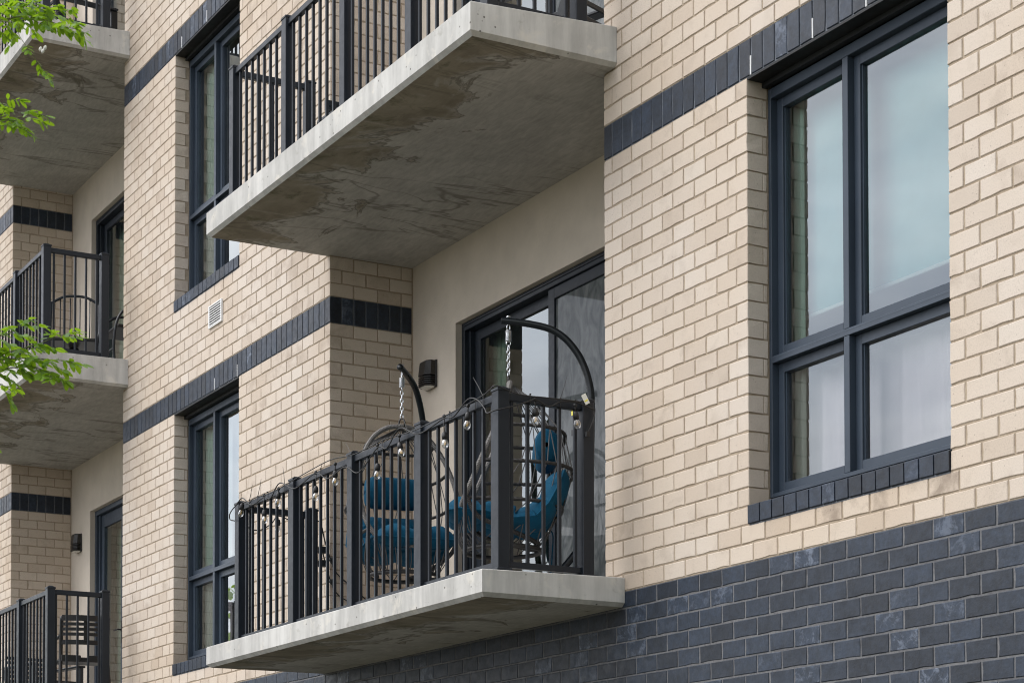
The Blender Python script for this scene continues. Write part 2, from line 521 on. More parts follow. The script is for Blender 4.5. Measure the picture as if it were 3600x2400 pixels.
class MB:
    def __init__(s):
        s.v = []
        s.f = []
        s.m = []
    def add(s, vs, fs, mi=0):
        k = len(s.v)
        s.v.extend([tuple(x) for x in vs])
        s.f.extend([tuple(i + k for i in f) for f in fs])
        s.m.extend([mi] * len(fs))
        return s
    def box(s, x0, x1, y0, y1, z0, z1, c=0.0, mi=0):
        if c <= 0:
            vs = [(x, y, z) for x in (x0, x1) for y in (y0, y1) for z in (z0, z1)]
            s.add(vs, [(0, 1, 3, 2), (4, 6, 7, 5), (0, 4, 5, 1), (2, 3, 7, 6), (0, 2, 6, 4), (1, 5, 7, 3)], mi)
            return s
        c = min(c, (x1 - x0) * 0.45, (y1 - y0) * 0.45, (z1 - z0) * 0.45)
        vs, idx = [], {}
        X, Y, Z = (x0, x1), (y0, y1), (z0, z1)
        for i in (0, 1):
            for j in (0, 1):
                for k in (0, 1):
                    sx, sy, sz = (c, -c)[i], (c, -c)[j], (c, -c)[k]
                    for a, p in enumerate(((X[i], Y[j] + sy, Z[k] + sz), (X[i] + sx, Y[j], Z[k] + sz), (X[i] + sx, Y[j] + sy, Z[k]))):
                        idx[i, j, k, a] = len(vs)
                        vs.append(p)
        F = []
        q = lambda *a: idx[a]
        for i in (0, 1):
            F.append([q(i, 0, 0, 0), q(i, 0, 1, 0), q(i, 1, 1, 0), q(i, 1, 0, 0)][::(1 if i == 0 else -1)])
        for j in (0, 1):
            F.append([q(0, j, 0, 1), q(1, j, 0, 1), q(1, j, 1, 1), q(0, j, 1, 1)][::(1 if j == 0 else -1)])
        for k in (0, 1):
            F.append([q(0, 0, k, 2), q(0, 1, k, 2), q(1, 1, k, 2), q(1, 0, k, 2)][::(1 if k == 0 else -1)])
        for i in (0, 1):
            for j in (0, 1):
                f = [q(i, j, 0, 0), q(i, j, 1, 0), q(i, j, 1, 1), q(i, j, 0, 1)]
                F.append(f if (i != j) else f[::-1])
        for i in (0, 1):
            for k in (0, 1):
                f = [q(i, 0, k, 0), q(i, 0, k, 2), q(i, 1, k, 2), q(i, 1, k, 0)]
                F.append(f if (i != k) else f[::-1])
        for j in (0, 1):
            for k in (0, 1):
                f = [q(0, j, k, 1), q(0, j, k, 2), q(1, j, k, 2), q(1, j, k, 1)]
                F.append(f[::-1] if (j != k) else f)
        for i in (0, 1):
            for j in (0, 1):
                for k in (0, 1):
                    f = [q(i, j, k, 0), q(i, j, k, 1), q(i, j, k, 2)]
                    F.append(f if (i + j + k) % 2 else f[::-1])
        s.add(vs, F, mi)
        return s
    def obox(s, origin, ax, ay, az, hx, hy, hz, mi=0):
        o = V(origin)
        vs = [o + V(ax) * (hx * a) + V(ay) * (hy * b) + V(az) * (hz * c) for a in (-1, 1) for b in (-1, 1) for c in (-1, 1)]
        s.add(vs, [(0, 1, 3, 2), (4, 6, 7, 5), (0, 4, 5, 1), (2, 3, 7, 6), (0, 2, 6, 4), (1, 5, 7, 3)], mi)
        return s
    def tube(s, pts, r, n=8, closed=False, caps=True, mi=0):
        pts = [V(p) for p in pts]
        L = len(pts)
        rr = r if isinstance(r, (list, tuple)) else [r] * L
        base = len(s.v)
        t0 = (pts[1] - pts[0]).normalized()
        up = V((0, 0, 1)) if abs(t0.z) < 0.9 else V((1, 0, 0))
        nrm = (up - t0 * up.dot(t0)).normalized()
        for i, p in enumerate(pts):
            if closed:
                t = (pts[(i + 1) % L] - pts[i - 1])
            else:
                t = pts[min(i + 1, L - 1)] - pts[max(i - 1, 0)]
            t = t.normalized() if t.length > 1e-9 else t0
            nrm = nrm - t * nrm.dot(t)
            nrm = nrm.normalized() if nrm.length > 1e-6 else V((1, 0, 0))
            b = t.cross(nrm)
            for k in range(n):
                a = 2 * math.pi * k / n
                s.v.append(tuple(p + (nrm * math.cos(a) + b * math.sin(a)) * rr[i]))
        rng = L if closed else L - 1
        for i in range(rng):
            for k in range(n):
                a, b2 = base + i * n + k, base + i * n + (k + 1) % n
                j = (i + 1) % L
                c, d = base + j * n + (k + 1) % n, base + j * n + k
                s.f.append((a, b2, c, d))
                s.m.append(mi)
        if caps and not closed:
            s.f.append(tuple(base + k for k in range(n))[::-1])
            s.f.append(tuple(base + (L - 1) * n + k for k in range(n)))
            s.m.extend([mi, mi])
        return s
    def lathe(s, prof, org, axis=(0, 0, 1), n=12, mi=0):
        a = V(axis).normalized()
        u = a.orthogonal().normalized()
        w = a.cross(u)
        o = V(org)
        base = len(s.v)
        for r, h in prof:
            for k in range(n):
                t = 2 * math.pi * k / n
                s.v.append(tuple(o + a * h + (u * math.cos(t) + w * math.sin(t)) * r))
        for i in range(len(prof) - 1):
            for k in range(n):
                s.f.append((base + i * n + k, base + i * n + (k + 1) % n, base + (i + 1) * n + (k + 1) % n, base + (i + 1) * n + k))
                s.m.append(mi)
        s.f.append(tuple(base + k for k in range(n))[::-1])
        s.f.append(tuple(base + (len(prof) - 1) * n + k for k in range(n)))
        s.m.extend([mi, mi])
        return s
    def mesh(s, name, mats, smooth=False):
        me = bpy.data.meshes.new(name)
        me.from_pydata(s.v, [], s.f)
        for m in (mats if isinstance(mats, (list, tuple)) else [mats]):
            me.materials.append(m)
        if any(s.m):
            me.polygons.foreach_set('material_index', s.m)
        if smooth:
            me.polygons.foreach_set('use_smooth', [True] * len(me.polygons))
        me.update()
        return me
    def build(s, name, mats, parent=None, smooth=False, local=False, kind=None):
        o = bpy.data.objects.new(name, s.mesh(name, mats, smooth))
        link(o, parent, local)
        if kind:
            o['kind'] = kind
        return o

def pane(mat, parent, x0, x1, y0, y1, z0, z1):
    m = MB().box(x0, x1, y0, y1, z0, z1)
    m.m = [0 if i == 4 else 1 for i in range(6)]
    m.m = [1] * 6
    for i, f in enumerate(m.f):
        if all(abs(m.v[k][1] - y0) < 1e-6 for k in f):
            m.m[i] = 0
    return m.build('pane', [mat, M['clear']], parent)

def box(name, mat, parent, x0, x1, y0, y1, z0, z1, c=0.0, local=False):
    return MB().box(x0, x1, y0, y1, z0, z1, c).build(name, mat, parent, local=local)

def smooth_path(pts, n=8):
    pts = [V(p) for p in pts]
    out = []
    P = [pts[0] * 2 - pts[1]] + pts + [pts[-1] * 2 - pts[-2]]
    for i in range(1, len(P) - 2):
        for k in range(n):
            t = k / n
            p0, p1, p2, p3 = P[i - 1], P[i], P[i + 1], P[i + 2]
            out.append(0.5 * ((2 * p1) + (p2 - p0) * t + (2 * p0 - 5 * p1 + 4 * p2 - p3) * t * t + (3 * p1 - p0 - 3 * p2 + p3) * t ** 3))
    out.append(pts[-1])
    return out

def px_of(p):
    d = V(p) - CAM_P
    z = d.dot(CAM_F)
    return (1454.31 + 7016.92 * d.dot(CAM_R) / z, 2901.04 - 7016.92 * d.dot(CAM_U) / z, z)

# ------------------------------------------------------------------ ground
GZ = -5.95
g = box('ground', M['grass'], None, -150, 150, -150, 150, GZ - 0.5, GZ - 0.12)
g['kind'] = 'structure'
g = box('pavement', M['paving'], None, -60, 60, -4.6, -2.4, GZ - 0.116, GZ)
g['kind'] = 'structure'

# ------------------------------------------------------------------ brick engine
L = 0.2032
JT = 0.0072
_bc = {}
def brick_geo(w, h, d, var):
    rr = random.Random(hash((round(w, 3), round(h, 3), round(d, 3), var)) & 0xffff)
    hw, hh = w / 2, h / 2
    ring = [(-hw, -hh), (-hw * 0.33, -hh), (hw * 0.33, -hh), (hw, -hh), (hw, 0.0), (hw, hh), (hw * 0.33, hh), (-hw * 0.33, hh), (-hw, hh), (-hw, 0.0)]
    vs = []
    out = []
    for x, z in ring:
        j = 0.0020 if rr.random() < 0.74 else 0.0055
        fx = 1 - rr.random() * j / hw
        fz = 1 - rr.random() * j / hh
        out.append((x * fx, z * fz))
    for (x, z) in out:
        b = 0.0022 + rr.random() * 0.0018
        vs.append((x - math.copysign(b, x) if abs(abs(x) - hw) < 0.006 else x, rr.random() * 0.0006, z - math.copysign(b, z) if abs(abs(z) - hh) < 0.006 else z))
    for (x, z) in out:
        vs.append((x, 0.0032, z))
    for (x, z) in ring:
        vs.append((x, d, z))
    n = 10
    fs = [tuple(range(n))]
    for i in range(n):
        j = (i + 1) % n
        fs.append((i, n + i, n + j, j))
        fs.append((n + i, 2 * n + i, 2 * n + j, n + j))
    return vs, fs

W1R_, RX_ = -5.562, -3.775
class Wall:
    """A stretch of wall: a mortar bed and its bricks; the bricks that show largest become objects, the rest one mesh."""
    def __init__(s, name, label, loc, cat='wall', limit=300, group=None):
        s.root = thing(name, label, cat, loc, group)
        s.b = []
        s.limit = limit
    def front(s, x0, x1, z0, z1, d=0.09, mat='cream', name='brick', y=0.0, force_stuff=False):
        s.b.append((name, mat, 'F', (x0 + x1) / 2, y, (z0 + z1) / 2, x1 - x0, z1 - z0, d, force_stuff))
    def east(s, X, y0, y1, z0, z1, d=0.09, mat='cream', name='brick', force_stuff=False):
        s.b.append((name, mat, 'E', X, (y0 + y1) / 2, (z0 + z1) / 2, y1 - y0, z1 - z0, d, force_stuff))
    def rows(s, x0, x1, ztop, nrow, c, layout, par0=0, corner_r=None, corner_l=None, mat='cream', name='brick', force_stuff=False):
        """layout: function(parity) -> joint positions inside x0..x1. corner_r(parity) -> depth of the last brick"""
        for k in range(nrow):
            p = (k + par0) % 2
            js = [x0] + [j for j in layout(p) if x0 + 0.035 < j < x1 - 0.035] + [x1]
            zt, zb = ztop - k * c - JT / 2, ztop - (k + 1) * c + JT / 2
            for i in range(len(js) - 1):
                a = js[i] + (JT / 2 if i else 0)
                b = js[i + 1] - (JT / 2 if i < len(js) - 2 else 0)
                d = 0.09
                if corner_r and i == len(js) - 2:
                    d = corner_r(p)
                if corner_l and i == 0:
                    d = corner_l(p)
                s.front(a, b, zb, zt, d, mat, name, 0.0, force_stuff)
    def bed(s, name, mat, *boxes):
        m = MB()
        for bx in boxes:
            m.box(*bx)
        return m.build(name, mat, s.root)
    def finish(s):
        scored = []
        pick = random.Random(len(s.b))
        for i, r in enumerate(s.b):
            if r[1] == 'cream':
                X, Z = r[3], r[5]
                q = pick.random()
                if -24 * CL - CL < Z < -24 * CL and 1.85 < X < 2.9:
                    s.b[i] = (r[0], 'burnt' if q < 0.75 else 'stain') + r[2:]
                elif W1R_ < X < RX_ and q < 0.38:
                    s.b[i] = (r[0], 'stain') + r[2:]
                elif q < 0.07:
                    s.b[i] = (r[0], 'stain') + r[2:]
        for r in s.b:
            name, mat, face, X, Y, Z, w, h, d, fs = r
            n = V((0, -1, 0)) if face == 'F' else V((1, 0, 0))
            P = V((X, Y, Z))
            u, v, z = px_of(P)
            cosv = max(0.0, n.dot((CAM_P - P).normalized()))
            area = w * h * cosv * (7016.92 / z) ** 2
            if not (-20 < u < 3620 and -20 < v < 2420) or fs:
                area = 0
            scored.append((area, r))
        scored.sort(key=lambda t: -t[0])
        stuff = {}
        for i, (area, r) in enumerate(scored):
            name, mat, face, X, Y, Z, w, h, d, fs = r
            j = random.Random(i * 7919 + int(X * 1000) + int(Z * 1000))
            off = j.uniform(-0.0009, 0.0009)
            key = (round(w, 3), round(h, 3), round(d, 3), j.randrange(5))
            rot = j.uniform(-0.004, 0.004)
            if i < s.limit and area > 60:
                me = _bc.get((key, mat))
                if me is None:
                    vs, fs2 = brick_geo(*key)
                    me = MB().add(vs, fs2).mesh(name, M[mat])
                    _bc[key, mat] = me
                o = bpy.data.objects.new(name, me)
                link(o, s.root)
                if face == 'F':
                    o.location = (X, Y + off, Z)
                    o.rotation_euler = (0, rot, 0)
                else:
                    o.location = (X - off, Y, Z)
                    o.rotation_euler = (0, 0, math.pi / 2)
            else:
                vs, fs2 = brick_geo(*key)
                if face == 'F':
                    vs = [(x + X, y + Y + off, z + Z) for x, y, z in vs]
                else:
                    vs = [(X - off - y, x + Y, z + Z) for x, y, z in vs]
                stuff.setdefault((name, mat), MB()).add(vs, fs2)
        for (name, mat), mb in stuff.items():
            o = mb.build(name + '_infill', M[mat], s.root, kind='stuff')
        return s.root

# vertical coursing
F = 3.276                      # storey height between soldier bands
BH = 0.2032                    # soldier band height
CL = 0.0984                    # course below the lower band
CU = (F - BH) / 30.0           # course of the storey above
ZBASE = -26 * CL               # top of the dark base

# plan
P2L, P2R, W2R = 0.0, 1.3745, 2.876
RX = -3.775                    # left side wall of the right recess
P1L, P1R, W1R = -8.458, -7.072, -5.562
RXL = -12.232                  # left side wall of the left recess
RD = 0.702                     # recess depth

def lay(o_even, o_odd):
    def f(p):
        o = o_even if p == 0 else o_odd
        return [o + k * L for k in range(-30, 60)]
    return f
def fixed(even, odd):
    return lambda p: even if p == 0 else odd

pier2 = fixed([0.086, 0.289, 0.492, 0.696, 0.899, 1.102, 1.277], [0.19, 0.393, 0.596, 0.799, 1.003, 1.203])
def pier1(p):
    o = P1L
    return ([o + x for x in (0.2, 0.403, 0.606, 0.809, 1.012, 1.215)], [o + x for x in (0.09, 0.30, 0.503, 0.706, 0.909, 1.112, 1.286)])[p]
run2 = lay(0.086, 0.188)
run1 = lay(-5.499, -5.3975)

def soldiers(w, x0, x1, z, first, right_depth=0.09):
    js = [x0] + [first + k * L / 2 for k in range(-100, 200) if x0 + 0.03 < first + k * L / 2 < x1 - 0.03] + [x1]
    for i in range(len(js) - 1):
        a = js[i] + (JT / 2 if i else 0)
        b = js[i + 1] - (JT / 2 if i < len(js) - 2 else 0)
        w.front(a, b, z + 0.005, z + BH - 0.004, right_depth if i == len(js) - 2 else 0.09, 'dark', 'soldier_brick')

def jamb_rows(w, X, ztop, nrow, c, par0, depth=0.13):
    """window reveal facing +X: alternate full and short pieces behind the corner bricks"""
    for k in range(nrow):
        if (k + par0) % 2:
            zt, zb = ztop - k * c - JT / 2, ztop - (k + 1) * c + JT / 2
            w.east(X - 0.0012, 0.0975 + 0.006, depth, zb, zt, 0.05)

def sill(w, x0, x1, z_front_top, n=15, h=0.098):
    pw = (x1 - x0) / n
    for i in range(n):
        a, b = x0 + i * pw + (0.0045 if i else 0), x0 + (i + 1) * pw - (0.0045 if i < n - 1 else 0)
        j = random.uniform(-0.001, 0.001)
        y0 = -0.010 + j
        zt0, zt1 = z_front_top, z_front_top + 0.046
        zb = z_front_top - h
        e = 0.004
        vs = [(a, y0 + e, zb), (b, y0 + e, zb), (b, y0 + e * .2, zb + e), (a, y0 + e * .2, zb + e), (b, y0, zt0 - e), (a, y0, zt0 - e),
              (b - e, y0 + e, zt0), (a + e, y0 + e, zt0), (b - e, 0.145, zt1), (a + e, 0.145, zt1), (a, 0.145, zb), (b, 0.145, zb), (b, 0.145, zt1 - e), (a, 0.145, zt1 - e)]
        fs = [(0, 1, 2, 3), (3, 2, 4, 5), (5, 4, 6, 7), (7, 6, 8, 9), (1, 11, 12, 4, 2), (4, 12, 8, 6), (10, 0, 3, 5, 13), (13, 5, 7, 9), (0, 10, 11, 1)]
        MB().add(vs, fs).build('sill_brick', M['dark'], w.root)
    MB().box(x0 + 0.002, x1 - 0.002, 0.0, 0.14, z_front_top - h - 0.008, z_front_top - 0.002).build('sill_mortar', M['bmortar'], w.root)

# ------------------------------------------------------------------ windows
def window(w, x0, x1, zt, zs, mull_off=0.60, label=None):
    """four-light metal window standing in the opening x0..x1, head zt, sill zs"""
    root = part('window', w.root, ((x0 + x1) / 2, 0.135, zs), label)
    y0, y1 = 0.135, 0.235
    ys = 0.176
    fm = MB()
    fm.box(x0 + 0.004, x0 + 0.026, y0, y1, zs, zt - 0.001, 0.002)
    fm.box(x1 - 0.026, x1 - 0.004, y0, y1, zs, zt - 0.001, 0.002)
    fm.box(x0 + 0.026, x1 - 0.026, y0 + 0.001, y1, zt - 0.055, zt - 0.001, 0.002)
    fm.box(x0 + 0.026, x1 - 0.026, y0 + 0.001, y1, zs, zs + 0.022, 0.002)
    fm.build('window_frame', M['frame'], root)
    xm = x0 + mull_off
    zm = zs + 0.71
    MB().box(xm, xm + 0.042, y0 + 0.002, y1, zm + 0.036, zt - 0.055, 0.002).box(xm, xm + 0.042, y0 + 0.002, y1, zs + 0.022, zm, 0.002).build('mullion', M['frame'], root)
    MB().box(x0 + 0.026, x1 - 0.026, y0 + 0.001, y1, zm, zm + 0.036, 0.002).box(x0 + 0.026, x1 - 0.026, y0 + 0.0002, y0 + 0.004, zm + 0.023, zm + 0.025).build('transom', M['frame'], root)
    for (a, b) in ((x0 + 0.026, xm), (xm + 0.042, x1 - 0.026)):
        for (c, d) in ((zs + 0.022, zm), (zm + 0.036, zt - 0.055)):
            s = MB()
            wd = 0.048
            s.box(a + 0.001, a + wd, ys, ys + 0.045, c + 0.001, d - 0.001, 0.002)
            s.box(b - wd, b - 0.001, ys, ys + 0.045, c + 0.001, d - 0.001, 0.002)
            s.box(a + wd, b - wd, ys + 0.0005, ys + 0.045, d - wd - 0.006, d - 0.001, 0.002)
            s.box(a + wd, b - wd, ys + 0.0005, ys + 0.045, c + 0.001, c + wd + 0.006, 0.002)
            e = 0.009
            s.box(a + wd, a + wd + e, ys + 0.012, ys + 0.04, c + wd, d - wd)
            s.box(b - wd - e, b - wd, ys + 0.012, ys + 0.04, c + wd, d - wd)
            s.build('sash', M['frame'], root)
            pane(M['glass'] if c > zm else M['glasslow'], root, a + wd + 0.001, b - wd - 0.001, ys + 0.026, ys + 0.031, c + wd + 0.002, d - wd - 0.002)
    return root

def lintel(w, x0, x1, z=0.0):
    m = MB().box(x0 + 0.003, x1 - 0.003, 0.004, 0.20, z - 0.0135, z - 0.004)
    m.box(x0 + 0.003, x1 - 0.003, 0.0005, 0.004, z - 0.0135, z - 0.0015)
    m.box(x0 + 0.004, x1 - 0.004, 0.095, 0.13, z - 0.040, z - 0.0136)
    m.build('lintel', M['lintel'], w.root)

def weep(w, x, z, first):
    k = round((x - first) / (L / 2))
    X = first + k * L / 2
    box('weep_vent', M['white'], w.root, X - 0.0035, X + 0.0035, -0.0015, 0.02, z + 0.004, z + 0.105)

# ---- right bay, storey with the big window
w = Wall('brick_wall', 'pale brick wall around the large four-pane window at the right', (1.4, 0, ZBASE))
w.bed('mortar_bed', M['mortar'], (P2L + 0.006, P2R - 0.006, 0.0048, 0.24, ZBASE, 0), (W2R + 0.006, 4.66, 0.0048, 0.24, ZBASE, 0),
      (P2R - 0.006, W2R + 0.006, 0.0049, 0.24, ZBASE, -24 * CL + 0.01))
cr2 = lambda p: (0.13, 0.0975)[p]
w.rows(P2L, P2R, 0, 24, CL, pier2, 0, cr2)
w.rows(W2R, 4.66, 0, 24, CL, lay(W2R + 0.1, W2R + 0.2), 0, None, lambda p: 0.13)
w.rows(P2L, 4.66, -24 * CL, 2, CL, run2, 0)
jamb_rows(w, P2R, 0, 23, CL, 0)
sill(w, P2R + 0.001, W2R - 0.001, -2.262)
lintel(w, P2R, W2R)
window(w, P2R, W2R, -0.0415, -2.214)
w.finish()

# ---- right bay, storey above: soldier band and the courses over it
w = Wall('brick_wall', 'pale brick wall with a dark soldier band above the large right window', (1.4, 0, 0))
w.bed('mortar_bed', M['mortar'], (P2L + 0.006, 4.66, 0.0048, 0.24, BH, F))
w.bed('band_mortar', M['bmortar'], (P2L + 0.006, 4.66, 0.0062, 0.24, 0.001, BH - 0.001))
soldiers(w, P2L, 4.66, 0, 0.086)
w.rows(P2L, 4.66, F, 22, CU, run2, 0, force_stuff=True)
w.rows(P2L, 4.66, F - 22 * CU, 8, CU, run2, 0)
for x in (1.436, 1.936, 2.342):
    weep(w, x, 0, 0.086)
w.finish()

# ---- dark base
w = Wall('dark_brick_wall', 'slate-blue dark brick base under the pale brick and the balcony', (0, 0, GZ))
w.bed('mortar_bed', M['dmortar'], (P1L - 4, 4.66, 0.0042, 0.26, GZ, ZBASE - 0.001))
dark_run = lay(0.115, 0.013)
w.rows(-5.2, 4.66, ZBASE, 11, 0.0980, dark_run, 0, mat='dark')
w.rows(P1L - 3.78, -5.2, ZBASE, 5, 0.0980, dark_run, 0, mat='dark', force_stuff=True)
w.finish()

# ---- left bay
def left_bay_window_rows(w, ztop, n_open, n_total, c, par_p, par_w, first_par):
    w.rows(P1L, P1R, ztop, n_open, c, pier1, par_p, cr2 if True else None)
    w.rows(W1R, RX, ztop, n_open, c, run1, par_w, lambda p: (0.19, 0.09)[p], None)
    # the sill course, then full-width courses
    w.rows(P1L, P1R, ztop - n_open * c, 1, c, pier1, par_p + n_open, cr2)
    w.rows(W1R, RX, ztop - n_open * c, 1, c, run1, par_w + n_open, lambda p: (0.19, 0.09)[p])
    k = n_open + 1
    w.rows(P1L, RX, ztop - k * c, n_total - k, c, run1, par_w + k, lambda p: (0.19, 0.09)[p])

w = Wall('brick_wall', 'pale brick wall beside the narrow window level with the string-lit balcony', (-6, 0, ZBASE))
w.bed('mortar_bed', M['mortar'], (P1L + 0.006, P1R - 0.006, 0.0048, 0.24, ZBASE, 0), (W1R + 0.006, RX - 0.0065, 0.0048, 0.24, ZBASE, 0),
      (P1R - 0.006, W1R + 0.006, 0.0049, 0.24, ZBASE, -24 * CL + 0.01))
left_bay_window_rows(w, 0, 23, 26, CL, 0, 0, 0)
jamb_rows(w, P1R, 0, 23, CL, 0)
sill(w, P1R + 0.001, W1R - 0.001, -2.262)
lintel(w, P1R, W1R)
window(w, P1R, W1R, -0.0415, -2.214)
w.finish()

w = Wall('brick_wall', 'pale brick wall between the two dark soldier bands with a white vent in it', (-6, 0, 0))
w.bed('mortar_bed', M['mortar'], (P1L + 0.006, P1R - 0.006, 0.0048, 0.24, BH, F), (W1R + 0.006, RX - 0.0065, 0.0048, 0.24, BH, F),
      (P1R - 0.006, W1R + 0.006, 0.0049, 0.24, BH, F - 23 * CU + 0.01))
w.bed('band_mortar', M['bmortar'], (P1L + 0.006, RX - 0.0065, 0.0062, 0.24, 0.001, BH - 0.001))
soldiers(w, P1L, RX, 0, -8.237, 0.0916)
left_bay_window_rows(w, F, 22, 30, CU, 0, 1, 0)
jamb_rows(w, P1R, F, 22, CU, 1)
zs_up = F - 22 * CU
sill(w, P1R + 0.001, W1R - 0.001, zs_up - 0.004, 15, 0.1)
lintel(w, P1R, W1R, F)
window(w, P1R, W1R, F - 0.0415, zs_up + 0.044)
for x in (-5.615, -6.128):
    weep(w, x, 0, -8.237)
w.finish()

w = Wall('brick_wall', 'pale brick wall with a dark soldier band over the upper narrow window', (-6, 0, F))
w.bed('mortar_bed', M['mortar'], (P1L + 0.006, RX - 0.0065, 0.0048, 0.24, F + BH, F + 2.4))
w.bed('band_mortar', M['bmortar'], (P1L + 0.006, RX - 0.0065, 0.0062, 0.24, F + 0.001, F + BH - 0.001))
soldiers(w, P1L, RX, F, -8.237, 0.0916)
w.rows(P1L, RX, F + BH + 10 * CU, 10, CU, run1, 1, lambda p: (0.19, 0.09)[p])
for x in (-6.919, -6.306):
    weep(w, x, F, -8.237)
w.finish()

# ---- side walls of the recesses (they face +X)
def side_wall(w, X, ztop, nrow, c, par0, d=RD):
    for k in range(nrow):
        p = (k + par0) % 2
        y0 = 0.2 if p == 0 else 0.1005
        ys = [y0]
        while ys[-1] + L < d - 0.04:
            ys.append(ys[-1] + L)
        ys.append(d - 0.004)
        zt, zb = ztop - k * c - JT / 2, ztop - (k + 1) * c + JT / 2
        for i in range(len(ys) - 1):
            w.east(X, ys[i] + (JT / 2 if i or True else 0), ys[i + 1] - (JT / 2 if i < len(ys) - 2 else 0), zb, zt)
def side_band(w, X, z, d=RD):
    y = 0.0975
    while y < d - 0.03:
        w.east(X, y + JT / 2, min(y + 0.1016 - JT / 2, d - 0.004), z + 0.005, z + BH - 0.004, 0.09, 'dark', 'soldier_brick')
        y += 0.1016

w = Wall('recess_side_wall', 'shaded brick side wall of the recess behind the hanging chairs', (RX, 0.35, -2.49))
w.bed('mortar_bed', M['mortar'], (RX - 0.24, RX - 0.0048, 0.09, RD, -2.49, 0), (RX - 0.24, RX - 0.0048, 0.09, RD, BH, 0.52))
w.bed('band_mortar', M['bmortar'], (RX - 0.24, RX - 0.006, 0.09, RD, 0.001, BH - 0.001))
side_wall(w, RX, 0, 25, CL, 0)
side_band(w, RX, 0)
side_wall(w, RX, BH + 3 * CU, 3, CU, 0)
w.finish()
w = Wall('recess_side_wall', 'brick side wall seen through the railing of the upper right balcony', (RX, 0.35, 0.72))
w.bed('mortar_bed', M['mortar'], (RX - 0.24, RX - 0.0048, 0.09, RD, 0.72, F))
side_wall(w, RX, F, 25, CU, 1)
w.finish()

# ---- far left wall and the left recess
far_run = lay(RXL - 0.098, RXL - 0.2)
for (z0, z1, lab, n, c, par) in ((ZBASE, 0, 'strip of pale brick wall at the left edge beside the lowest left balcony', 26, CL, 0),
                                 (0, F, 'strip of pale brick wall at the left edge behind the middle left balcony', 30, CU, 1),
                                 (F, 6.5, 'strip of pale brick wall at the left edge behind the topmost left balcony', 30, CU, 0)):
    w = Wall('brick_wall', lab, (RXL - 0.5, 0, z0))
    zb = z0 + (BH if z0 > -1 else 0)
    w.bed('mortar_bed', M['mortar'], (-14.5, RXL - 0.0065, 0.0048, 0.24, zb, z1 if z0 < F else zb + 30 * CU), (RXL - 0.24, RXL - 0.0048, 0.09, RD, zb, z1 if z0 < F else zb + 30 * CU))
    ztop = z1 if z0 < F else zb + 30 * CU
    cdep = lambda p: (0.19, 0.09)[p]
    w.rows(-13.6, RXL, ztop, n, c, far_run, par, cdep)
    side_wall(w, RXL, ztop, n, c, par)
    if z0 > -1:
        w.bed('band_mortar', M['bmortar'], (-14.5, RXL - 0.0065, 0.0062, 0.24, z0 + 0.001, zb - 0.001), (RXL - 0.24, RXL - 0.006, 0.09, RD, z0 + 0.001, zb - 0.001))
        soldiers(w, -13.6, RXL, z0, RXL - 0.098, 0.0916)
        side_band(w, RXL, z0)
    w.finish()
# unseen return faces of the piers (they face away, towards -X)
for X, z1 in ((P2L, F), (P1L, F + 2.4)):
    w = MB().box(X + 0.001, X + 0.24, 0.24, RD, -2.49, z1).build('pier_return', M['mortar'])
    tag(w, 'rendered return of the brick pier on the inner right of the ' + ('right' if X == P2L else 'left') + ' recess', 'wall')

# ------------------------------------------------------------------ stucco back walls with glazed doors
def slider(root, x0, x1, z0, z1, y=0.752, wide_left=0.078):
    d = part('sliding_door', root, ((x0 + x1) / 2, y, z0))
    f = MB()
    f.box(x0 + 0.003, x0 + 0.045, y, y + 0.13, z0, z1 - 0.001, 0.002)
    f.box(x1 - 0.045, x1 - 0.003, y, y + 0.13, z0, z1 - 0.001, 0.002)
    f.box(x0 + 0.045, x1 - 0.045, y + 0.001, y + 0.13, z1 - 0.06, z1 - 0.001, 0.002)
    f.box(x0 + 0.045, x1 - 0.045, y - 0.008, y + 0.012, z1 - 0.03, z1 - 0.022, 0.001)
    f.box(x0 + 0.045, x0 + 0.07, y + 0.035, y + 0.13, z0 + 0.03, z1 - 0.06, 0.002)
    f.box(x0 + 0.045, x1 - 0.045, y + 0.001, y + 0.13, z0, z0 + 0.03, 0.002)
    f.build('door_frame', M['door'], d)
    xm = (x0 + x1) / 2
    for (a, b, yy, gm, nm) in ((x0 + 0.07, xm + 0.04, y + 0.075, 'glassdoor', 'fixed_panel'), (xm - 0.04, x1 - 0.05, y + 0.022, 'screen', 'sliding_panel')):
        s = MB()
        wd = wide_left
        s.box(a, a + wd, yy, yy + 0.04, z0 + 0.031, z1 - 0.061, 0.003)
        s.box(b - wd, b, yy, yy + 0.04, z0 + 0.031, z1 - 0.061, 0.003)
        s.box(a + wd, b - wd, yy + 0.0005, yy + 0.04, z1 - 0.061 - wd, z1 - 0.061, 0.003)
        s.box(a + wd, b - wd, yy + 0.0005, yy + 0.04, z0 + 0.031, z0 + 0.031 + wd * 1.3, 0.003)
        s.build(nm, M['door'], d)
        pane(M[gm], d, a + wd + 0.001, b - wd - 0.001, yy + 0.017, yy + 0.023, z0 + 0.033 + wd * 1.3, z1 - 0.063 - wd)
    hx = xm + 0.0
    MB().box(hx - 0.012, hx + 0.012, y - 0.016, y + 0.0215, z0 + 0.93, z0 + 1.13, 0.006).build('handle', M['black'], d)
    return d

